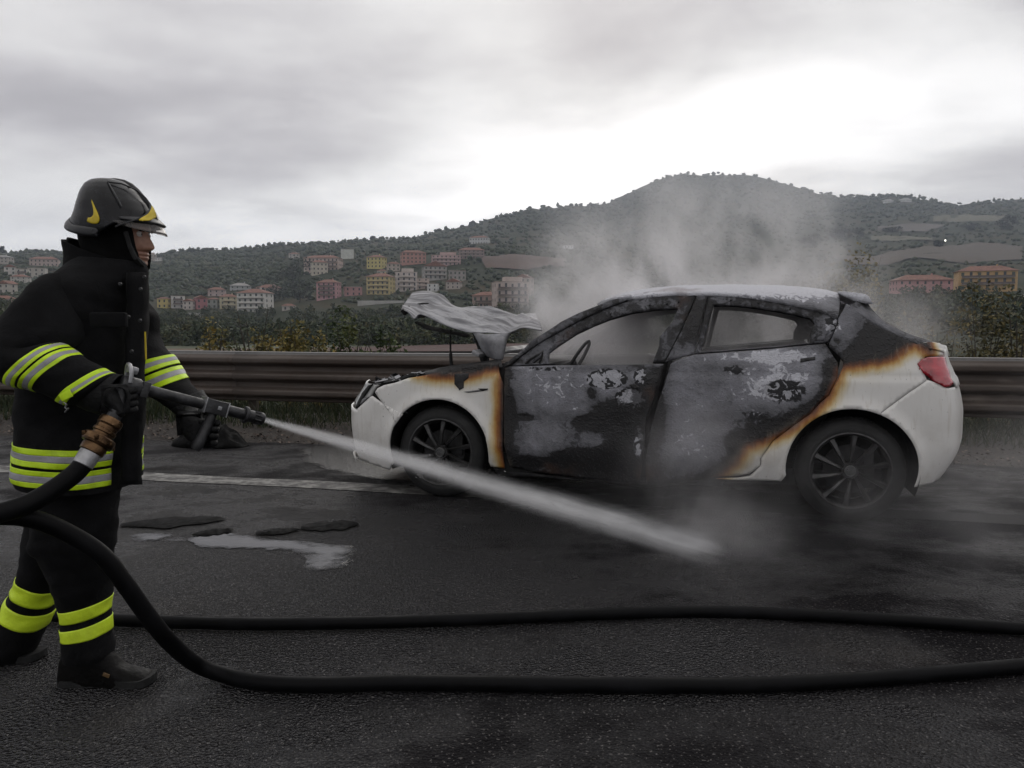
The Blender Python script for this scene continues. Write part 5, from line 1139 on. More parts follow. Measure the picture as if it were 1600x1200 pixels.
def hat(px, py, k=1.):
    """point of the shell's near side that shows at a picture point"""
    Y = HY - .1
    for _ in range(14):
        row = YH + (py - YH) * Y / HY; xb, xf, hw = hext(max(280.2, row)); hw *= k; X = (px - 800) / F * Y; cx = P((xb + xf) / 2, row, HY).x
        c = max(-1, min(1, (X - cx) / ((xf - xb) / 2 * hs * k))); ca = math.copysign(abs(c) ** (1 / .95), c); Y = .5 * Y + .5 * (HY - hw * max(0, 1 - ca * ca) ** .475)
    return P(px, py, Y)
M_helm2 = simple('helmet_trim', (.013, .0135, .016), .35, 0, .4, 14, .15, 30); M_hy = tape('helmet_yellow', (.62, .46, .02), .3)
# crest along the top and the seams of the shell
cr = [(266, 349), (262, 338), (254, 326), (243, 313), (228, 299)]
q = []
for row in (346, 334, 320, 308, 298, 290, 284, 281): q.append(hpt(0, row, 1.008))
for row in (281, 284, 291, 300, 312, 326, 340): q.append(hpt(PI, row, 1.008))
MB().tube(q, [.004, .007, .008, .008, .008, .008, .007, .006, .006, .007, .008, .008, .008, .007, .004], 8).build('crest', M_helm2, helm)
helm_line([(a, r_) for a, r_ in [(168, 282), (172, 290), (178, 300), (184, 311), (190, 322)]], .0022, 'shell_seam', M_helm2, 5, 1.004)
helm_line([(a, r_) for a, r_ in [(138, 290), (141, 299), (143, 308), (146, 322), (152, 336)]], .0026, 'shell_seam', M_helm2, 5, 1.004)
helm_line([(a, r_) for a, r_ in [(168, 284), (190, 287), (212, 296), (228, 310), (234, 319), (235, 327), (228, 335), (220, 340), (206, 345), (190, 350), (180, 354)]], .0030, 'shell_seam', M_helm2, 5, 1.004)
def helm_patch(pts, name, mat_, off=1.012):
    V, Tt = fill(crom(np.array(pts + pts[:1], float), 60)[:-1], 2.5); vv = [hat(a, r_, off) for a, r_ in V]
    o = fixn(obj(name, vv, Tt, mat_, helm)); md = o.modifiers.new('t', 'SOLIDIFY'); md.thickness = .002; return o
helm_patch([(141.5, 307), (144, 312), (149, 324), (153, 333), (155.5, 341), (154.5, 347), (150, 350), (143, 349), (133, 344.5), (125, 337), (126, 336.5), (134, 339), (141, 340), (146, 336), (146, 326), (143, 314)], 'yellow_mark', M_hy)
helm_patch([(237, 321), (240, 326), (243, 333), (244, 338.5), (240, 342), (232, 345), (219, 345), (217.5, 343), (224, 338.5), (231, 334), (235, 328)], 'yellow_mark', M_hy)
# flared brim: neck guard behind, peak in front
def brim(ths, rows0, rows1, k0, k1, name, mat_, drop=0, thick=.006):
    v = []; n = len(ths)
    for th, r0, r1, a, b_ in zip(ths, rows0, rows1, k0, k1):
        for j in range(5):
            u = j / 4; v.append(hpt(math.radians(th), r0 + (r1 - r0) * u, a + (b_ - a) * u + .012 * math.sin(PI * u)))
    f = [(i * 5 + j, i * 5 + j + 1, (i + 1) * 5 + j + 1, (i + 1) * 5 + j) for i in range(n - 1) for j in range(4)]
    o = fixn(obj(name, v, f, mat_, helm)); md = o.modifiers.new('t', 'SOLIDIFY'); md.thickness = thick; md.offset = 0; return o
t_ = np.linspace(92, 268, 45); a_ = np.abs(180 - t_)
brim(t_, np.interp(a_, [0, 30, 55, 90], [337, 346, 358, 364]), np.interp(a_, [0, 20, 45, 70, 88, 90], [347, 353, 366, 375, 377, 376]), np.full(45, 1.0), np.interp(a_, [0, 30, 60, 90], [1.05, 1.06, 1.06, 1.03]), 'neck_guard', M_helm2)
t_ = np.linspace(-62, 62, 35); a_ = np.abs(t_)
brim(t_, np.interp(a_, [0, 62], [342, 346]), np.interp(a_, [0, 40, 62], [352.5, 352, 350]), np.full(35, 1.0), np.interp(a_, [0, 62], [1.03, 1.01]), 'peak', M_helm2)
for sd in (90, -90): MB().lathe([(-.01, .011), (.005, .011), (.008, .008), (.008, 0)], hpt(math.radians(sd + (4 if sd > 0 else -4)), 369, 1.0), (0, -1 if sd > 0 else 1, 0), 16).build('side_knob', M_helm2, helm)
# clear visor under the peak
M_vis = bpy.data.materials.new('clear_visor'); M_vis.use_nodes = True; b = M_vis.node_tree.nodes['Principled BSDF']; b.inputs['Base Color'].default_value = (.85, .82, .80, 1); b.inputs['Roughness'].default_value = .04; b.inputs['Transmission Weight'].default_value = .92; b.inputs['IOR'].default_value = 1.1
v = []; t_ = np.linspace(-70, 70, 33)
for th in t_:
    a0 = abs(th)
    for j in range(5):
        u = j / 4; rr = 352 + (np.interp(a0, [0, 25, 55, 70], [366.5, 367, 361, 354]) - 352) * u; xb, xf, hw = hext(350); c = P((xb + xf) / 2, rr, HY); ca, sa = math.cos(math.radians(th)), math.sin(math.radians(th))
        v.append(Vector((c.x + (xf + 1 + 7 * u - (xb + xf) / 2) * hs * ca, HY - (hw + .004) * sa, c.z)))
f = [(i * 5 + j, i * 5 + j + 1, (i + 1) * 5 + j + 1, (i + 1) * 5 + j) for i in range(len(t_) - 1) for j in range(4)]
o = fixn(obj('visor', v, f, M_vis, helm)); md = o.modifiers.new('t', 'SOLIDIFY'); md.thickness = .003
# ---- jacket
def ring(y, xl, xr, hw, tilt=0., Y=FY, dx=0):
    s = Y / F; c = P((xl + xr) / 2, y, Y); hw *= .9; h_ = (xr - xl) / 2 * s; h_ = max(.62 * h_, max(0, h_ * h_ - (hw * .53) ** 2) ** .5); return (c, Vector((h_, 0, -tilt * s * .5)), Vector((0, hw, 0)))
JR = [ring(408, 122, 222, .095, 6), ring(418, 112, 226, .12, 8), ring(428, 102, 228, .15, 10), ring(440, 90, 229, .182, 10), ring(456, 78, 229.5, .212, 8), ring(484, 64, 229.5, .235, 8), ring(520, 52, 228, .242, 8), ring(560, 44, 226, .244, 8), ring(610, 38, 225, .248, 9), ring(650, 36, 222, .252, 10), ring(690, 34.5, 220, .258, 12), ring(725, 34, 221, .264, 14), ring(742, 34, 222, .267, 16), ring(749, 36, 222, .266, 18)]
AJ = rings_from(JR, 70); v, f = loft_mesh(AJ, 72, 2.5, wr=.013, wf=5.5, cap=False)
jacket = fixn(obj('jacket', v, f, M_coat, person), .006)
def band(A, t0, t1, a0, a1, mat_, scale, name='reflective_stripe', parent=None, p=2.5, thick=.003, wr=0., wf=4., seed=0, n=7, slant=0):
    v, f = loft_mesh(sub(A, t0, t1, n), 72 if a1 - a0 > 3 else 40, p, a0, a1, scale, wr, wf, seed, False); return fixn(obj(name, v, f, mat_, parent or jacket), thick)
def yt(y): return float(np.interp(y, [YH + (HC - a[2]) * F / FY for a in AJ], np.linspace(0, 1, len(AJ))))
front = 21
def stack(y0, hs_, mats):
    y = y0
    for h_, m_ in zip(hs_, mats):
        if m_: band(AJ, yt(y), yt(y + h_), math.radians(front), math.radians(360 - front), m_, 1.03, wr=.013, wf=5.5)
        y += h_
stack(686, [8.5, 9.5, 8.5, 4.5, 7.5, 10, 7.5], [M_yel, M_sil, M_yel, None, M_yel, M_sil, M_yel])
# standing collar, front flap, pocket flap, snaps
CR = [(P(160, 429, HY), Vector((.108, 0, -.012)), Vector((0, .108, 0))), (P(157, 417, HY), Vector((.100, 0, -.02)), Vector((0, .095, 0))), (P(154, 404, HY), Vector((.096, 0, -.03)), Vector((0, .088, 0))), (P(150, 393, HY), Vector((.090, 0, -.038)), Vector((0, .085, 0)))]
AC = rings_from(CR, 14); v, f = loft_mesh(AC, 60, 2.2, math.radians(38), math.radians(322), 1., .006, 9., 3, False); fixn(obj('collar', v, f, M_coat, jacket), .007)
lap = [(P(100, 381, HY), Vector((.0, 0, 0)), Vector((0, .06, 0)))]
mb = MB(); c0, c1 = P(122, 402, HY), P(112, 372, HY)
v = []
for i in range(8):
    u = i / 7
    for k in range(9):
        t = -1 + 2 * k / 8; v.append(c0.lerp(c1, u) + Vector((.030 * t * t - .014 * math.sin(PI * u), 0.062 * t, -.012 * t * t)))
f = [(i * 9 + k, i * 9 + k + 1, (i + 1) * 9 + k + 1, (i + 1) * 9 + k) for i in range(7) for k in range(8)]
fixn(obj('collar_flap', v, f, M_coat, jacket), .006)
v = []
for i in range(26):
    u = i / 25; y = 426 + 331 * u; xe = np.interp(y, [426, 470, 560, 700, 757], [229.5, 231, 227.5, 221.5, 222.5])
    for k in range(5):
        w_ = k / 4; v.append(P(xe - 29 * w_, y, 2.62 - .075 * w_) + Vector((.002 * math.sin(y * .15), -.006 * math.sin(PI * w_), 0)))
f = [(i * 5 + k, i * 5 + k + 1, (i + 1) * 5 + k + 1, (i + 1) * 5 + k) for i in range(25) for k in range(4)]
fixn(obj('front_flap', v, f, M_coat, jacket), .012)
MB().box(P(170, 500, 2.425), (.11, .02, .045), None, .006).build('pocket_flap', M_coat, jacket)
for x, y in ((188, 444), (226, 433), (220, 452), (201, 495), (219, 501), (206, 549)):
    MB().lathe([(0, .0062), (.004, .0055), (.006, .003), (.005, 0)], P(x, y, 2.47 if x < 210 else 2.528), (0, -1, 0), 12).build('snap', M_helm2, jacket)
MB().box(P(227.5, 540, 2.60), (.004, .004, .09), None).build('zip', M_hy, jacket)
# sleeves
def ar(px, py, Y, ang, r1, r2):
    a = math.radians(ang); return (P(px, py, Y), Vector((math.cos(a) * r1, 0, math.sin(a) * r1)), Vector((0, r2, 0)))
NR = [ar(122, 450, 2.56, -55, .055, .08), ar(107, 466, 2.50, -50, .088, .10), ar(83, 498, 2.45, -34, .100, .105), ar(54, 529, 2.41, -14, .100, .10), ar(30, 549, 2.385, 10, .096, .098), ar(40, 562, 2.37, 30, .090, .092), ar(58, 568, 2.36, 42, .088, .086), ar(80, 578, 2.36, 42, .084, .08), ar(104, 590, 2.36, 40, .080, .076), ar(132, 606, 2.36, 34, .079, .074), ar(146, 611, 2.36, 36, .074, .07), ar(152, 613, 2.36, 38, .06, .056)]
AN = rings_from(NR, 80); v, f = loft_mesh(AN, 48, 2.2, wr=.011, wf=6.5, seed=8, cap=False); fixn(obj('sleeve', v, f, M_coat, jacket), .005)
def at_band(A, fr0, fr1, mat_, k=1.03, seed=8, wr=.011): return band(A, fr0, fr1, 0, 2 * PI, mat_, k, p=2.2, wr=wr, wf=6.5, seed=seed)
tt = .525; stp = .0145
for i, m_ in enumerate([M_yel, M_sil, M_yel, None, M_yel, M_sil, M_yel]):
    w_ = (.013, .018, .013, .008, .013, .019, .014)[i] * 1.55
    if m_: at_band(AN, tt, tt + w_, m_)
    tt += w_
tt = .795
for m_, w_ in ((M_yel, .024), (M_sil, .026), (M_yel, .024)): at_band(AN, tt, tt + w_, m_, 1.045); tt += w_
mb = MB().box(P(103, 618, 2.275), (.035, .006, .022), Matrix.Rotation(-.45, 3, 'Y'), .002); mb.build('cuff_tab', M_yel, jacket)
MB().tube([P(100, 629, 2.27), P(104, 632, 2.27), P(102, 637, 2.27), P(106, 641, 2.27), P(102, 644, 2.27), P(107, 638, 2.265)], .0028, 6).build('hook', M_chrome, jacket)
FRr = [ar(186, 448, 2.80, -60, .07, .09), ar(205, 470, 2.86, -35, .088, .095), ar(208, 512, 2.88, -18, .080, .088), ar(222, 548, 2.86, 4, .074, .08), ar(236, 570, 2.82, 20, .072, .076), ar(250, 590, 2.78, 24, .068, .07), ar(270, 611, 2.73, 24, .060, .06), ar(292, 628, 2.68, 28, .052, .052), ar(298, 632, 2.66, 30, .043, .044)]
AF = rings_from(FRr, 60); v, f = loft_mesh(AF, 44, 2.2, wr=.009, wf=6.5, seed=15, cap=False); fixn(obj('sleeve', v, f, M_coat, jacket), .005)
tt = .47
for m_, w_ in ((M_yel, .034), (M_sil, .038), (M_yel, .034), (None, .022), (M_yel, .034), (M_sil, .038), (M_yel, .034)):
    if m_: at_band(AF, tt, tt + w_, m_, 1.09, 15, .009)
    tt += w_
# ---- trousers
def leg(R, seed, bands, n):
    A = rings_from(R, n); v, f = loft_mesh(A, 48, 2.2, wr=.010, wf=6., seed=seed, cap=False); L = fixn(obj('trouser_leg', v, f, M_trous, trousers), .005)
    rows = [YH + (HC - a[2]) * F / a[1] for a in A]
    for y0, y1 in bands:
        t0, t1 = np.interp([y0, y1], rows, np.linspace(0, 1, len(A))); v, f = loft_mesh(sub(A, t0, t1, 9), 48, 2.2, 0, 2 * PI, 1.06, .010, 6., seed, False); fixn(obj('reflective_stripe', v, f, M_yel2, L), .003)
trousers = fixn(obj('trousers', *loft_mesh(rings_from([ring(690, 52, 206, .19), ring(740, 56, 192, .20), ring(775, 56, 188, .19), ring(790, 70, 170, .12)], 20), 48, 2.3, wr=.008, cap=False), M_trous, person))
def lr(px, py, Y, w_, tilt, r2): s = Y / F; w_ = max(.75 * w_, max(0, w_ * w_ - (r2 * .5 / s) ** 2) ** .5); return (P(px, py, Y), Vector((w_ * s, 0, tilt * w_ * s)), Vector((0, r2, 0)))
leg([lr(124, 745, 2.60, 62, 0, .105), lr(121, 790, 2.58, 66, .03, .115), lr(117, 830, 2.57, 66, .05, .11), lr(114, 852, 2.57, 65, .03, .105), lr(118, 866, 2.57, 56, .05, .098), lr(127, 900, 2.58, 47, .14, .09), lr(131, 935, 2.59, 42, .22, .086), lr(134, 965, 2.60, 38.5, .20, .084), lr(136, 995, 2.60, 37, .10, .084), lr(138, 1014, 2.60, 37.5, .02, .085), lr(139, 1024, 2.60, 36, 0, .082)], 21, [(951, 970.5), (981, 1001)], 70)
leg([lr(108, 750, 2.76, 52, 0, .10), lr(104, 800, 2.77, 56, 0, .11), lr(92, 850, 2.78, 52, -.1, .105), lr(76, 885, 2.79, 42, -.3, .095), lr(62, 912, 2.79, 36, -.42, .088), lr(48, 944, 2.80, 35, -.45, .086), lr(32, 978, 2.80, 35, -.42, .085), lr(18, 1008, 2.80, 36, -.25, .085), lr(12, 1024, 2.80, 35, -.1, .082)], 33, [(916, 940), (952, 977)], 60)
# ---- boots
def boot(dx, dyy, Y, mirror):
    s = Y / F; R = []
    for x, yt_, yb, hw in [(98, 1062, 1078, .028), (100, 1030, 1080, .040), (106, 1008, 1081, .044), (122, 1000, 1081, .046), (145, 1000, 1080, .047), (165, 1008, 1080, .046), (178, 1021, 1080, .046), (192, 1035, 1080, .047), (210, 1043, 1080, .050), (224, 1046, 1081, .050), (234, 1051, 1080, .044), (239.5, 1060, 1078, .032)]:
        a, b_ = P(x + dx, yt_ + dyy, Y), P(x + dx, yb + dyy, Y); R.append(((a + b_) / 2, Vector((0, 0, (a.z - b_.z) / 2)), Vector((0, hw, 0))))
    v, f = loft_mesh(rings_from(R, 48), 32, 2.7, wr=.003, wf=14, seed=2); B = fixn(obj('boot', v, f, M_boot, person))
    pts = [(97, .03), (104, .043), (125, .046), (150, .043), (180, .044), (205, .053), (224, .052), (236, .042), (242, .022)]; v = []; rr = crom(np.array(pts), 30); n = len(rr)
    for x, hw in rr:
        for hh in (0, 1):
            for sg in (-1, 1):
                q = P(x + dx, 1080 + dyy, Y); v.append(Vector((q.x, Y + sg * hw, .024 * hh + .001 + (.006 * sst(np.array(x), 225, 242)))))
    f = []
    for i in range(n - 1):
        a, c = i * 4, (i + 1) * 4; f += [(a, c, c + 1, a + 1), (a + 2, a + 3, c + 3, c + 2), (a, a + 2, c + 2, c), (a + 1, c + 1, c + 3, a + 3)]
    f += [(0, 1, 3, 2), ((n - 1) * 4, (n - 1) * 4 + 2, (n - 1) * 4 + 3, (n - 1) * 4 + 1)]
    fixn(obj('sole', v, f, M_sole, B)); MB().tube([P(105 + dx, 1012 + dyy, Y - .052), P(120 + dx, 1008 + dyy, Y - .054), P(122 + dx, 1030 + dyy, Y - .05)], .003, 5).build('pull_loop', M_boot, B)
    MB().box(P(166 + dx, 1052 + dyy, Y - .049), (.022, .004, .012), Matrix.Rotation(.4, 3, 'Y'), .001).build('side_badge', simple('tan_leather', (.14, .08, .03), .5), B)
boot(0, 3, 2.60, 0); boot(-172, -29, 2.80, 1)
# ---- gloved hands closed on the nozzle
NZ0, NZ1 = P(196, 601, 2.335), P(411, 655, 2.605); NA = (NZ1 - NZ0).normalized(); NU = Vector((0, 0, 1)) - NA * NA.z; NU.normalize(); NS = NA.cross(NU)   # NS points to the camera side
def nzp(u, up_=0., side=0.): return NZ0.lerp(NZ1, u) + NU * up_ + NS * side
if NS.y > 0: NS = -NS
def hand(wrist, palm_c, rod_p, rod_axis, rod_r, spread, out, wrap, name):
    """glove: a palm and five fingers wound round a rod; out = direction from the rod to the palm, wrap = turning sense"""
    ax = rod_axis.normalized(); o_ = (out - ax * out.dot(ax)).normalized(); t_ = ax.cross(o_) * wrap
    verts = [wrist, (wrist + palm_c) / 2, palm_c]; edges = [(0, 1), (1, 2)]; rad = [.034, .036, .038]
    lens = [.95, 1.05, 1.0, .82]
    for i in range(4):
        s = (i - 1.5) * spread; b0 = rod_p + ax * s + o_ * (rod_r + .017); k = len(verts)
        ang = [.0, .95, 1.95, 2.95]; rr = [.0135, .0125, .0115, .010]
        for j, (a, r_) in enumerate(zip(ang, rr)):
            a *= lens[i]; q = rod_p + ax * (s + .002 * j) + (o_ * math.cos(a) + t_ * math.sin(a)) * (rod_r + .013); verts.append(q); rad.append(r_); edges.append((2 if j == 0 else k + j - 1, k + j))
    k = len(verts)
    for j, (a, r_, sh) in enumerate([(-.35, .015, -2.1), (-.95, .014, -1.9), (-1.6, .0115, -1.4)]):
        verts.append(rod_p + ax * (sh * spread) + (o_ * math.cos(a) + t_ * math.sin(a)) * (rod_r + .014)); rad.append(r_); edges.append((1 if j == 0 else k + j - 1, k + j))
    v, f = skin_mesh(verts, edges, rad, 2, 2); G_ = fixn(obj(name, v, f, M_glove, person)); return G_
# right hand over the rear grip, left hand on the pistol grip under the barrel
gp = nzp(.02, -.045, .0)
g1 = hand(P(168, 614, 2.345), gp + NS * .035 - NA * .03, gp, (NU * .9 - NA * .25).normalized(), .018, .019, NS, 1, 'glove')
fixn(obj('cuff', *loft_mesh(rings_from([(P(148, 611, 2.36), Vector((.045, 0, .045)), Vector((0, .05, 0))), (P(160, 614, 2.355), Vector((.04, 0, .05)), Vector((0, .048, 0))), (P(176, 617, 2.345), Vector((.03, 0, .055)), Vector((0, .042, 0)))], 10), 30, 2.1, wr=.004, wf=14, cap=False), M_glove, g1), .004)
gq_ = nzp(.62, -.085, 0)
g2 = hand(P(304, 638, 2.64), gq_ - NS * .045 - NA * .045, gq_, (NU * .95 - NA * .12).normalized(), .017, .021, -NS, -1, 'glove')
fixn(obj('cuff', *loft_mesh(rings_from([(P(290, 625, 2.69), Vector((.05, 0, .03)), Vector((0, .05, 0))), (P(302, 637, 2.645), Vector((.052, 0, .02)), Vector((0, .05, 0))), (P(316, 648, 2.60), Vector((.04, 0, .015)), Vector((0, .042, 0)))], 10), 30, 2.1, wr=.004, wf=14, cap=False), M_glove, g2), .004)

# ================================================================ nozzle, hoses, water
M_noz = simple('worn_black_anodised', (.009, .009, .010), .45, .1, .5, 24, .2, 80, (.045, .045, .048)); M_noz.name = 'worn_nozzle'
M_brass = simple('tarnished_brass', (.17, .10, .05), .34, .9, .5, 26, .2, 80, (.05, .028, .015)); M_alu = simple('dull_aluminium', (.36, .36, .37), .4, .7, .35, 26, .15, 90)
noz = tag(empty('water_nozzle', NZ0), 'black pistol grip fire nozzle with brass coupling held in both gloves', 'nozzle')
off = -NZ0
def N_(p): return p + off
MB().lathe([(0, .0), (0, .024), (.02, .027), (.05, .027), (.06, .020)], N_(nzp(-.03)), NA, 24).build('valve_body', M_noz, noz)
Ln = (NZ1 - NZ0).length
MB().lathe([(.05, .017), (.10 * 1, .0165), (.62 * Ln, .016), (.62 * Ln, .012)], N_(NZ0), NA, 24).build('barrel', M_noz, noz)
RM = Matrix((NA, NS, NU)).transposed()
MB().box(N_(nzp(.12)), (.022, .046, .046), RM, .003).build('clamp', M_noz, noz)
bx = MB().box(N_(nzp(.62)), (.072, .046, .044), RM, .003).build('flow_selector', M_noz, noz)
for sg in (-1, 1): MB().box(N_(nzp(.62) + NA * .036 * sg), (.004, .050, .048), RM, .001).build('selector_edge', M_alu, bx)
MB().box(N_(nzp(.64, .0, .024)), (.012, .004, .012), RM, .001).build('selector_mark', M_alu, bx)
MB().lathe([(.70 * Ln, .012), (.70 * Ln, .0175), (.88 * Ln, .0175), (.88 * Ln, .012)], N_(NZ0), NA, 24).build('stem', M_noz, noz)
MB().lathe([(.845 * Ln, .017), (.845 * Ln, .0255), (.852 * Ln, .0275), (.866 * Ln, .0275), (.873 * Ln, .0255), (.873 * Ln, .017)], N_(NZ0), NA, 28).build('bumper_ring', M_noz, noz)
MB().lathe([(.88 * Ln, .018), (.90 * Ln, .0195), (.99 * Ln, .0205), (1.0 * Ln, .018), (1.0 * Ln, .009), (.96 * Ln, .008)], N_(NZ0), NA, 28).build('tip', M_noz, noz)
for k in range(10):
    a = 2 * PI * k / 10; MB().box(N_(NZ0 + NA * (.945 * Ln) + (NU * math.cos(a) + NS * math.sin(a)) * .0205), (.022, .004, .004), RM @ Matrix.Rotation(a, 3, 'X')).build('tip_rib', M_noz, noz)
g_ = MB().tube([N_(nzp(.62, -.02)), N_(nzp(.61, -.07)), N_(nzp(.58, -.13)), N_(nzp(.57, -.142))], [.014, .017, .018, .014], 10).build('pistol_grip', M_noz, noz)
bail = MB(); pts = []
for i in range(13):
    a = PI * i / 12; pts.append(N_(nzp(.01, .0) + NU * (.052 * math.sin(a) ** .6 + .008) * 1.0 + NS * (.026 * math.cos(a)) - NA * .012 * math.sin(a)))
bail.tube(pts, .0062, 8).build('bail_handle', M_alu, noz)
MB().box(N_(nzp(.015, .046)), (.030, .034, .022), RM, .008).build('bail_grip', M_alu, noz)
# inlet elbow down to the coupling
CP0, CP1 = P(176, 655, 2.30), P(136, 716, 2.24)
el = MB().tube([N_(nzp(-.02)), N_(P(192, 612, 2.33)), N_(P(187, 634, 2.315)), N_(CP0)], [.022, .022, .021, .021], 16).build('inlet_elbow', M_noz, noz)
ca = (CP1 - CP0).normalized(); L_ = (CP1 - CP0).length
MB().lathe([(0, .022), (.0, .031), (.006, .0335), (.020, .0335), (.025, .030), (.036, .030), (.038, .033), (.046, .033), (.048, .029), (.058, .029)], N_(CP0), ca, 32).build('coupling', M_brass, noz, auto=25)
MB().lathe([(.056, .030), (.058, .042), (.062, .045), (.078, .045), (.084, .042), (.086, .031)], N_(CP0), ca, 32).build('coupling_ring', M_brass, noz, auto=25)
for k in range(6):
    a = 2 * PI * k / 6; e1 = ca.orthogonal().normalized(); e2 = ca.cross(e1); MB().box(N_(CP0 + ca * .071 + (e1 * math.cos(a) + e2 * math.sin(a)) * .0455), (.010, .010, .014), None, .002).build('coupling_lug', M_brass, noz)
MB().lathe([(.086, .034), (.094, .0355), (.108, .034), (.112, .028)], N_(CP0), ca, 28).build('coupling_tail', M_brass, noz)
MB().lathe([(.108, .029), (.110, .030), (.150, .0285), (.152, .026)], N_(CP0), ca, 28).build('hose_ferrule', M_alu, noz)
# hoses
def hose_mat():
    m, T, b, co = mk('rubber_hose'); n1 = T.noise(co, 6, 5, .6); n2 = T.noise(co, 160, 2)
    c = T.mix(T.ss(n1, .4, .7), (.0022, .0022, .0026), (.006, .006, .007)); T.set(b.inputs['Base Color'], c); T.set(b.inputs['Roughness'], T.ss(n1, .3, .7, .45, .68)); b.inputs['Specular IOR Level'].default_value = .10; T.set(b.inputs['Normal'], T.bump(T.add(n1, T.mul(n2, .15)), .25, .006)); return m
M_hose = hose_mat()
def hose(name, pts, r, n, label):
    q = crom(np.array([[*p, r_] for p, r_ in zip(pts, r)]), n); mb = MB().tube([Vector(a[:3]) for a in q], [float(a[3]) for a in q], 20); o = mb.build(name, M_hose, None, True, 60); return tag(o, label, 'hose')
hh = .0265
p1 = [CP0 + ca * .150, P(112, 744, 2.21), P(72, 772, 2.16), P(30, 793, 2.10), P(-22, 806, 2.02), P(-95, 815, 1.92), P(-150, 822, 1.90), P(-172, 832, 1.90), P(-130, 832, 1.94), P(-62, 818, 2.02), P(0, 806, 2.10), P(55, 812, 2.16), P(110, 835, 2.21), P(160, 868, 2.25), P(195, 912, 2.28), P(228, 958, 2.33), P(262, 1000, 2.40), P(305, 1037, 2.56)]
gpt = lambda x, y: ground(x, y, hh)
p1 += [gpt(355, 1056), gpt(415, 1067), gpt(500, 1070), gpt(620, 1067), gpt(760, 1068), gpt(900, 1070), gpt(1050, 1071), gpt(1150, 1071), gpt(1260, 1067), gpt(1370, 1060), gpt(1480, 1051), gpt(1600, 1040), gpt(1780, 1024), gpt(2050, 1005), gpt(2500, 985)]
rr = [.0265] * 4 + [.0255] * (len(p1) - 4)
hose('fire_hose', p1, rr, 520, 'thick black hose looping from the nozzle coupling down across the front of the road')
p2 = [gpt(-3600, 905), gpt(-1600, 925), gpt(-500, 945), gpt(-250, 950), gpt(-60, 950), gpt(60, 960), gpt(150, 967), gpt(260, 972), gpt(400, 975), gpt(560, 973), gpt(700, 969), gpt(850, 963), gpt(960, 958.5), gpt(1060, 956), gpt(1160, 957), gpt(1280, 962), gpt(1400, 969), gpt(1520, 977), gpt(1620, 984), gpt(1800, 992), gpt(2200, 1010)]
hose('fire_hose', p2, [.0245] * len(p2), 400, 'straight black hose lying on the road behind the firefighter, farther of the two hoses')
# black rags lying at the road edge behind the left glove
v = []; c = ground(318, 700, 0); n = 30; mm = 16
for i in range(n):
    for k in range(mm):
        u, w_ = i / (n - 1) * 2 - 1, k / (mm - 1) * 2 - 1; e = max(0, 1 - u * u) ** .5; yy = w_ * .24 * e * (1 + .4 * nz((u * 3, 1, 2), 1)); h = .30 * max(0, 1 - abs(u + .05) ** 1.3) * max(0, 1 - w_ * w_) ** .8 * (.75 + .7 * nz((u * 2.3, w_ * 2, 4), 1.4, 3)) + .03 * abs(nz((u * 5, w_ * 5, 4), 1.7)) * e
        v.append(c + Vector((u * .40, .18 + yy - .28 * u * .2, .0 + max(.003, h))))
f = [(i * mm + k, (i + 1) * mm + k, (i + 1) * mm + k + 1, i * mm + k + 1) for i in range(n - 1) for k in range(mm - 1)]
o = fixn(obj('burnt_sheeting', v, f, M_flake), .004); tag(o, 'heap of black burnt sheeting at the road edge beyond the firefighter\'s left glove', 'debris')

# ---- the water jet: a widening cone of spray, dense in the middle
JE = ground(1140, 868, 0.02); JS = NZ1 - NA * .004; jd = JE - JS; JL = jd.length; jx = jd.normalized(); jy = jx.orthogonal().normalized(); jz = jx.cross(jy)
def jr(u): return .007 + .068 * u ** .8
def sag(u): return .02 * math.sin(PI * u)
v = []; n = 40; k_ = 20
for i in range(n):
    u = i / (n - 1) * 1.0
    for k in range(k_): a = 2 * PI * k / k_; r_ = jr(u) * 1.9 * (1 if u < .97 else 1 - (u - .97) * 12); v.append(Vector((u * JL, math.cos(a) * r_, math.sin(a) * r_)))
f = [(i * k_ + k, i * k_ + (k + 1) % k_, (i + 1) * k_ + (k + 1) % k_, (i + 1) * k_ + k) for i in range(n - 1) for k in range(k_)] + [tuple(range(k_))[::-1], tuple(range((n - 1) * k_, n * k_))]
def vol_mat(name):
    m = bpy.data.materials.new(name); m.use_nodes = True; m.node_tree.nodes.remove(m.node_tree.nodes['Principled BSDF']); T = NT(m.node_tree)
    pv = T.n('ShaderNodeVolumePrincipled'); m.node_tree.links.new(pv.outputs[0], m.node_tree.nodes['Material Output'].inputs['Volume']); co = T.n('ShaderNodeTexCoord').outputs['Object']
    return m, T, pv, co
m, T, pv, co = vol_mat('spray_water'); s_ = T.n('ShaderNodeSeparateXYZ', {'Vector': co}).outputs
u = T.m('DIVIDE', s_[0], JL); r_ = T.m('SQRT', T.add(T.mul(s_[1], s_[1]), T.mul(s_[2], s_[2]))); R_ = T.add(.007, T.mul(.068, T.m('POWER', T.m('MAXIMUM', u, .0001), .8)))
rel = T.m('DIVIDE', r_, R_); r2_ = T.mul(rel, rel); g = T.add(T.m('EXPONENT', T.mul(-2.6, r2_)), T.mul(.16, T.m('EXPONENT', T.mul(-.9, r2_)))); g = T.mul(g, T.ss(rel, 1.85, .9))
st = T.noise(T.mapping(co, scale=(1.4, 38, 38)), 1.0, 3, .6); st2 = T.noise(T.mapping(co, scale=(5, 16, 16)), 1.0, 3, .6); st = T.mul(T.ss(st, .28, .72, .2, 1.7), T.ss(st2, .25, .7, .4, 1.45))
den = T.mul(T.m('DIVIDE', T.ss(u, .0, 1.0, 1.9, .70), R_), T.mul(g, st)); den = T.mul(den, T.ss(u, .995, .86))
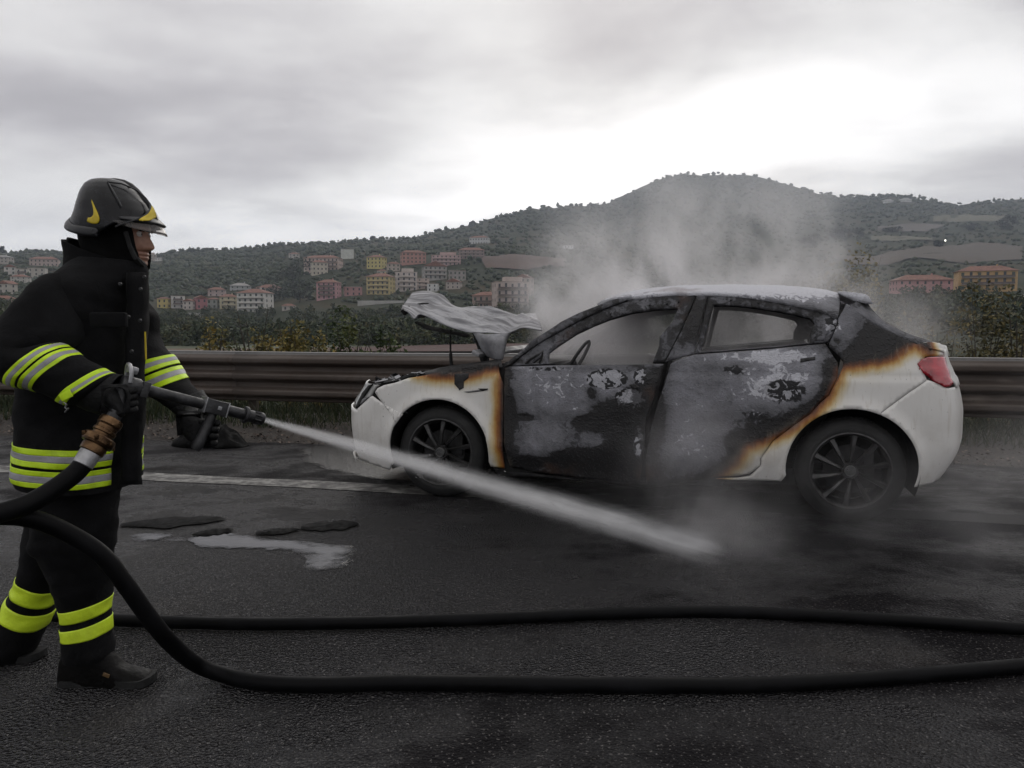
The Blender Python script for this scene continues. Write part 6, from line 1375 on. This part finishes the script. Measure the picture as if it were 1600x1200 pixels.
T.set(pv.inputs['Density'], den); pv.inputs['Color'].default_value = (.97, .97, .985, 1); pv.inputs['Anisotropy'].default_value = .35
jet = obj('water_jet', v, f, m); jet.matrix_world = Matrix.Translation(JS) @ Matrix((jx, jy, jz)).transposed().to_4x4(); tag(jet, 'white jet of water shooting from the nozzle down to the road', 'water', None, 'stuff')
M_drop = bpy.data.materials.new('water_drop'); M_drop.use_nodes = True; b = M_drop.node_tree.nodes['Principled BSDF']; b.inputs['Base Color'].default_value = (.8, .8, .82, 1); b.inputs['Roughness'].default_value = .15; b.inputs['Transmission Weight'].default_value = .5
iv, if_ = ico(1); V = []; FF = []; o_ = 0
for i in range(700):
    u = rng.random() ** .7; a = rng.uniform(0, 2 * PI); rr_ = jr(u) * abs(rng.normal(0, .85)) ; p = JS + jd * u + (jy * math.cos(a) + jz * math.sin(a)) * rr_; s = rng.uniform(.0004, .0011)
    q = iv * s; q = q + np.outer(iv @ np.array(jx), np.array(jx)) * s * rng.uniform(1, 5); V.append(q + np.array(p)); FF.append(if_ + o_); o_ += len(iv)
for i in range(260):      # splash where it lands
    a = rng.uniform(0, 2 * PI); rr_ = rng.gamma(2., .08); p = JE + Vector((math.cos(a) * rr_ * 1.3 + .08, math.sin(a) * rr_, abs(rng.normal(0, .05)) * math.exp(-rr_ * 2))); s = rng.uniform(.0006, .0014); V.append(iv * s + np.array(p)); FF.append(if_ + o_); o_ += len(iv)
tag(link('water_drops', fast_mesh('water_drops', np.concatenate(V), np.concatenate(FF), M_drop, True)), kind='stuff')

# ---- steam and smoke
def dome(name, c, r, mat_, label):
    v0, f0 = ico(3); o = link(name, fast_mesh(name, v0 * np.array(r), f0, mat_, True)); o.location = c; return tag(o, label, 'smoke', None, 'stuff')
def smoke(name, c, r, dens, scale, lo, hi, rise, label, seed=0., aniso=.4, edge=1., shape=None, zs=.8):
    m, T, pv, co = vol_mat(name + '_volume'); s_ = T.n('ShaderNodeSeparateXYZ', {'Vector': co}).outputs
    nx, ny, nz_ = (T.m('DIVIDE', s_[i], r[i]) for i in range(3)); e = T.add(T.add(T.mul(nx, nx), T.mul(ny, ny)), T.mul(nz_, nz_)); fall = T.ss(e, 1., .0 if edge == 1. else edge)
    n1 = T.noise(T.mapping(co, (seed, seed * 2, 0), scale=(1, 1, zs)), scale, 5, .58, .8)
    d = T.mul(T.mul(T.ss(n1, lo, hi), fall), T.m('EXPONENT', T.mul(nz_, -rise))); d = T.mul(d, dens)
    if shape: d = T.mul(d, shape(T, s_))
    T.set(pv.inputs['Density'], d); pv.inputs['Color'].default_value = (.968, .953, .965, 1); pv.inputs['Anisotropy'].default_value = aniso
    return dome(name, c, r, m, label)
pc_ = lambda px, py, Y: at(px, py, Y)
smoke('smoke', (1.60, 6.55, 1.75), (1.60, 1.05, 1.55), 1.75, 1.7, .43, .66, 2.3, 'pale smoke rising from the burnt out cabin and roof', 1.3, zs=.75)
smoke('smoke', (.62, 6.3, 1.35), (.75, .7, .75), 2.8, 2.4, .38, .64, .8, 'smoke puff rising between the raised bonnet and the windscreen', 4.1)
smoke('smoke', (1.35, 5.85, 1.02), (1.35, .62, .42), 1.6, 2.4, .34, .62, .0, 'smoke hanging inside the burnt cabin', 7.7)
smoke('smoke', (2.70, 5.7, 1.10), (.75, .6, .5), .9, 1.6, .40, .66, .3, 'thin smoke drifting behind the tailgate', 2.2)
smoke('steam', (1.75, 4.25, .12), (2.0, 1.0, .6), .30, 1.5, .38, .68, .6, 'thin steam drifting over the wet road in front of the rear wheel', 5.9)
smoke('steam', (3.9, 5.2, .3), (1.6, 1.5, .9), .20, 1.1, .38, .68, .3, 'steam veil over the road behind the car', 9.4)
smoke('steam', (1.05, 4.72, .32), (.55, .30, .55), 1.5, 2., .36, .64, .4, 'steam creeping up the burnt doors', 6.6)
smoke('steam', (1.10, 4.15, .05), (.45, .35, .30), 1.3, 4., .32, .6, .2, 'burst of spray where the water jet hits the road', 3.3)

# ---- air: thin haze round the whole place
m, T, pv, co = vol_mat('air'); pv.inputs['Density'].default_value = .00016; pv.inputs['Color'].default_value = (.78, .86, 1, 1); pv.inputs['Anisotropy'].default_value = .3
o = MB().box((0, 300, 255), (12000, 8000, 520)).build('haze', m, None, False); tag(o, kind='stuff')
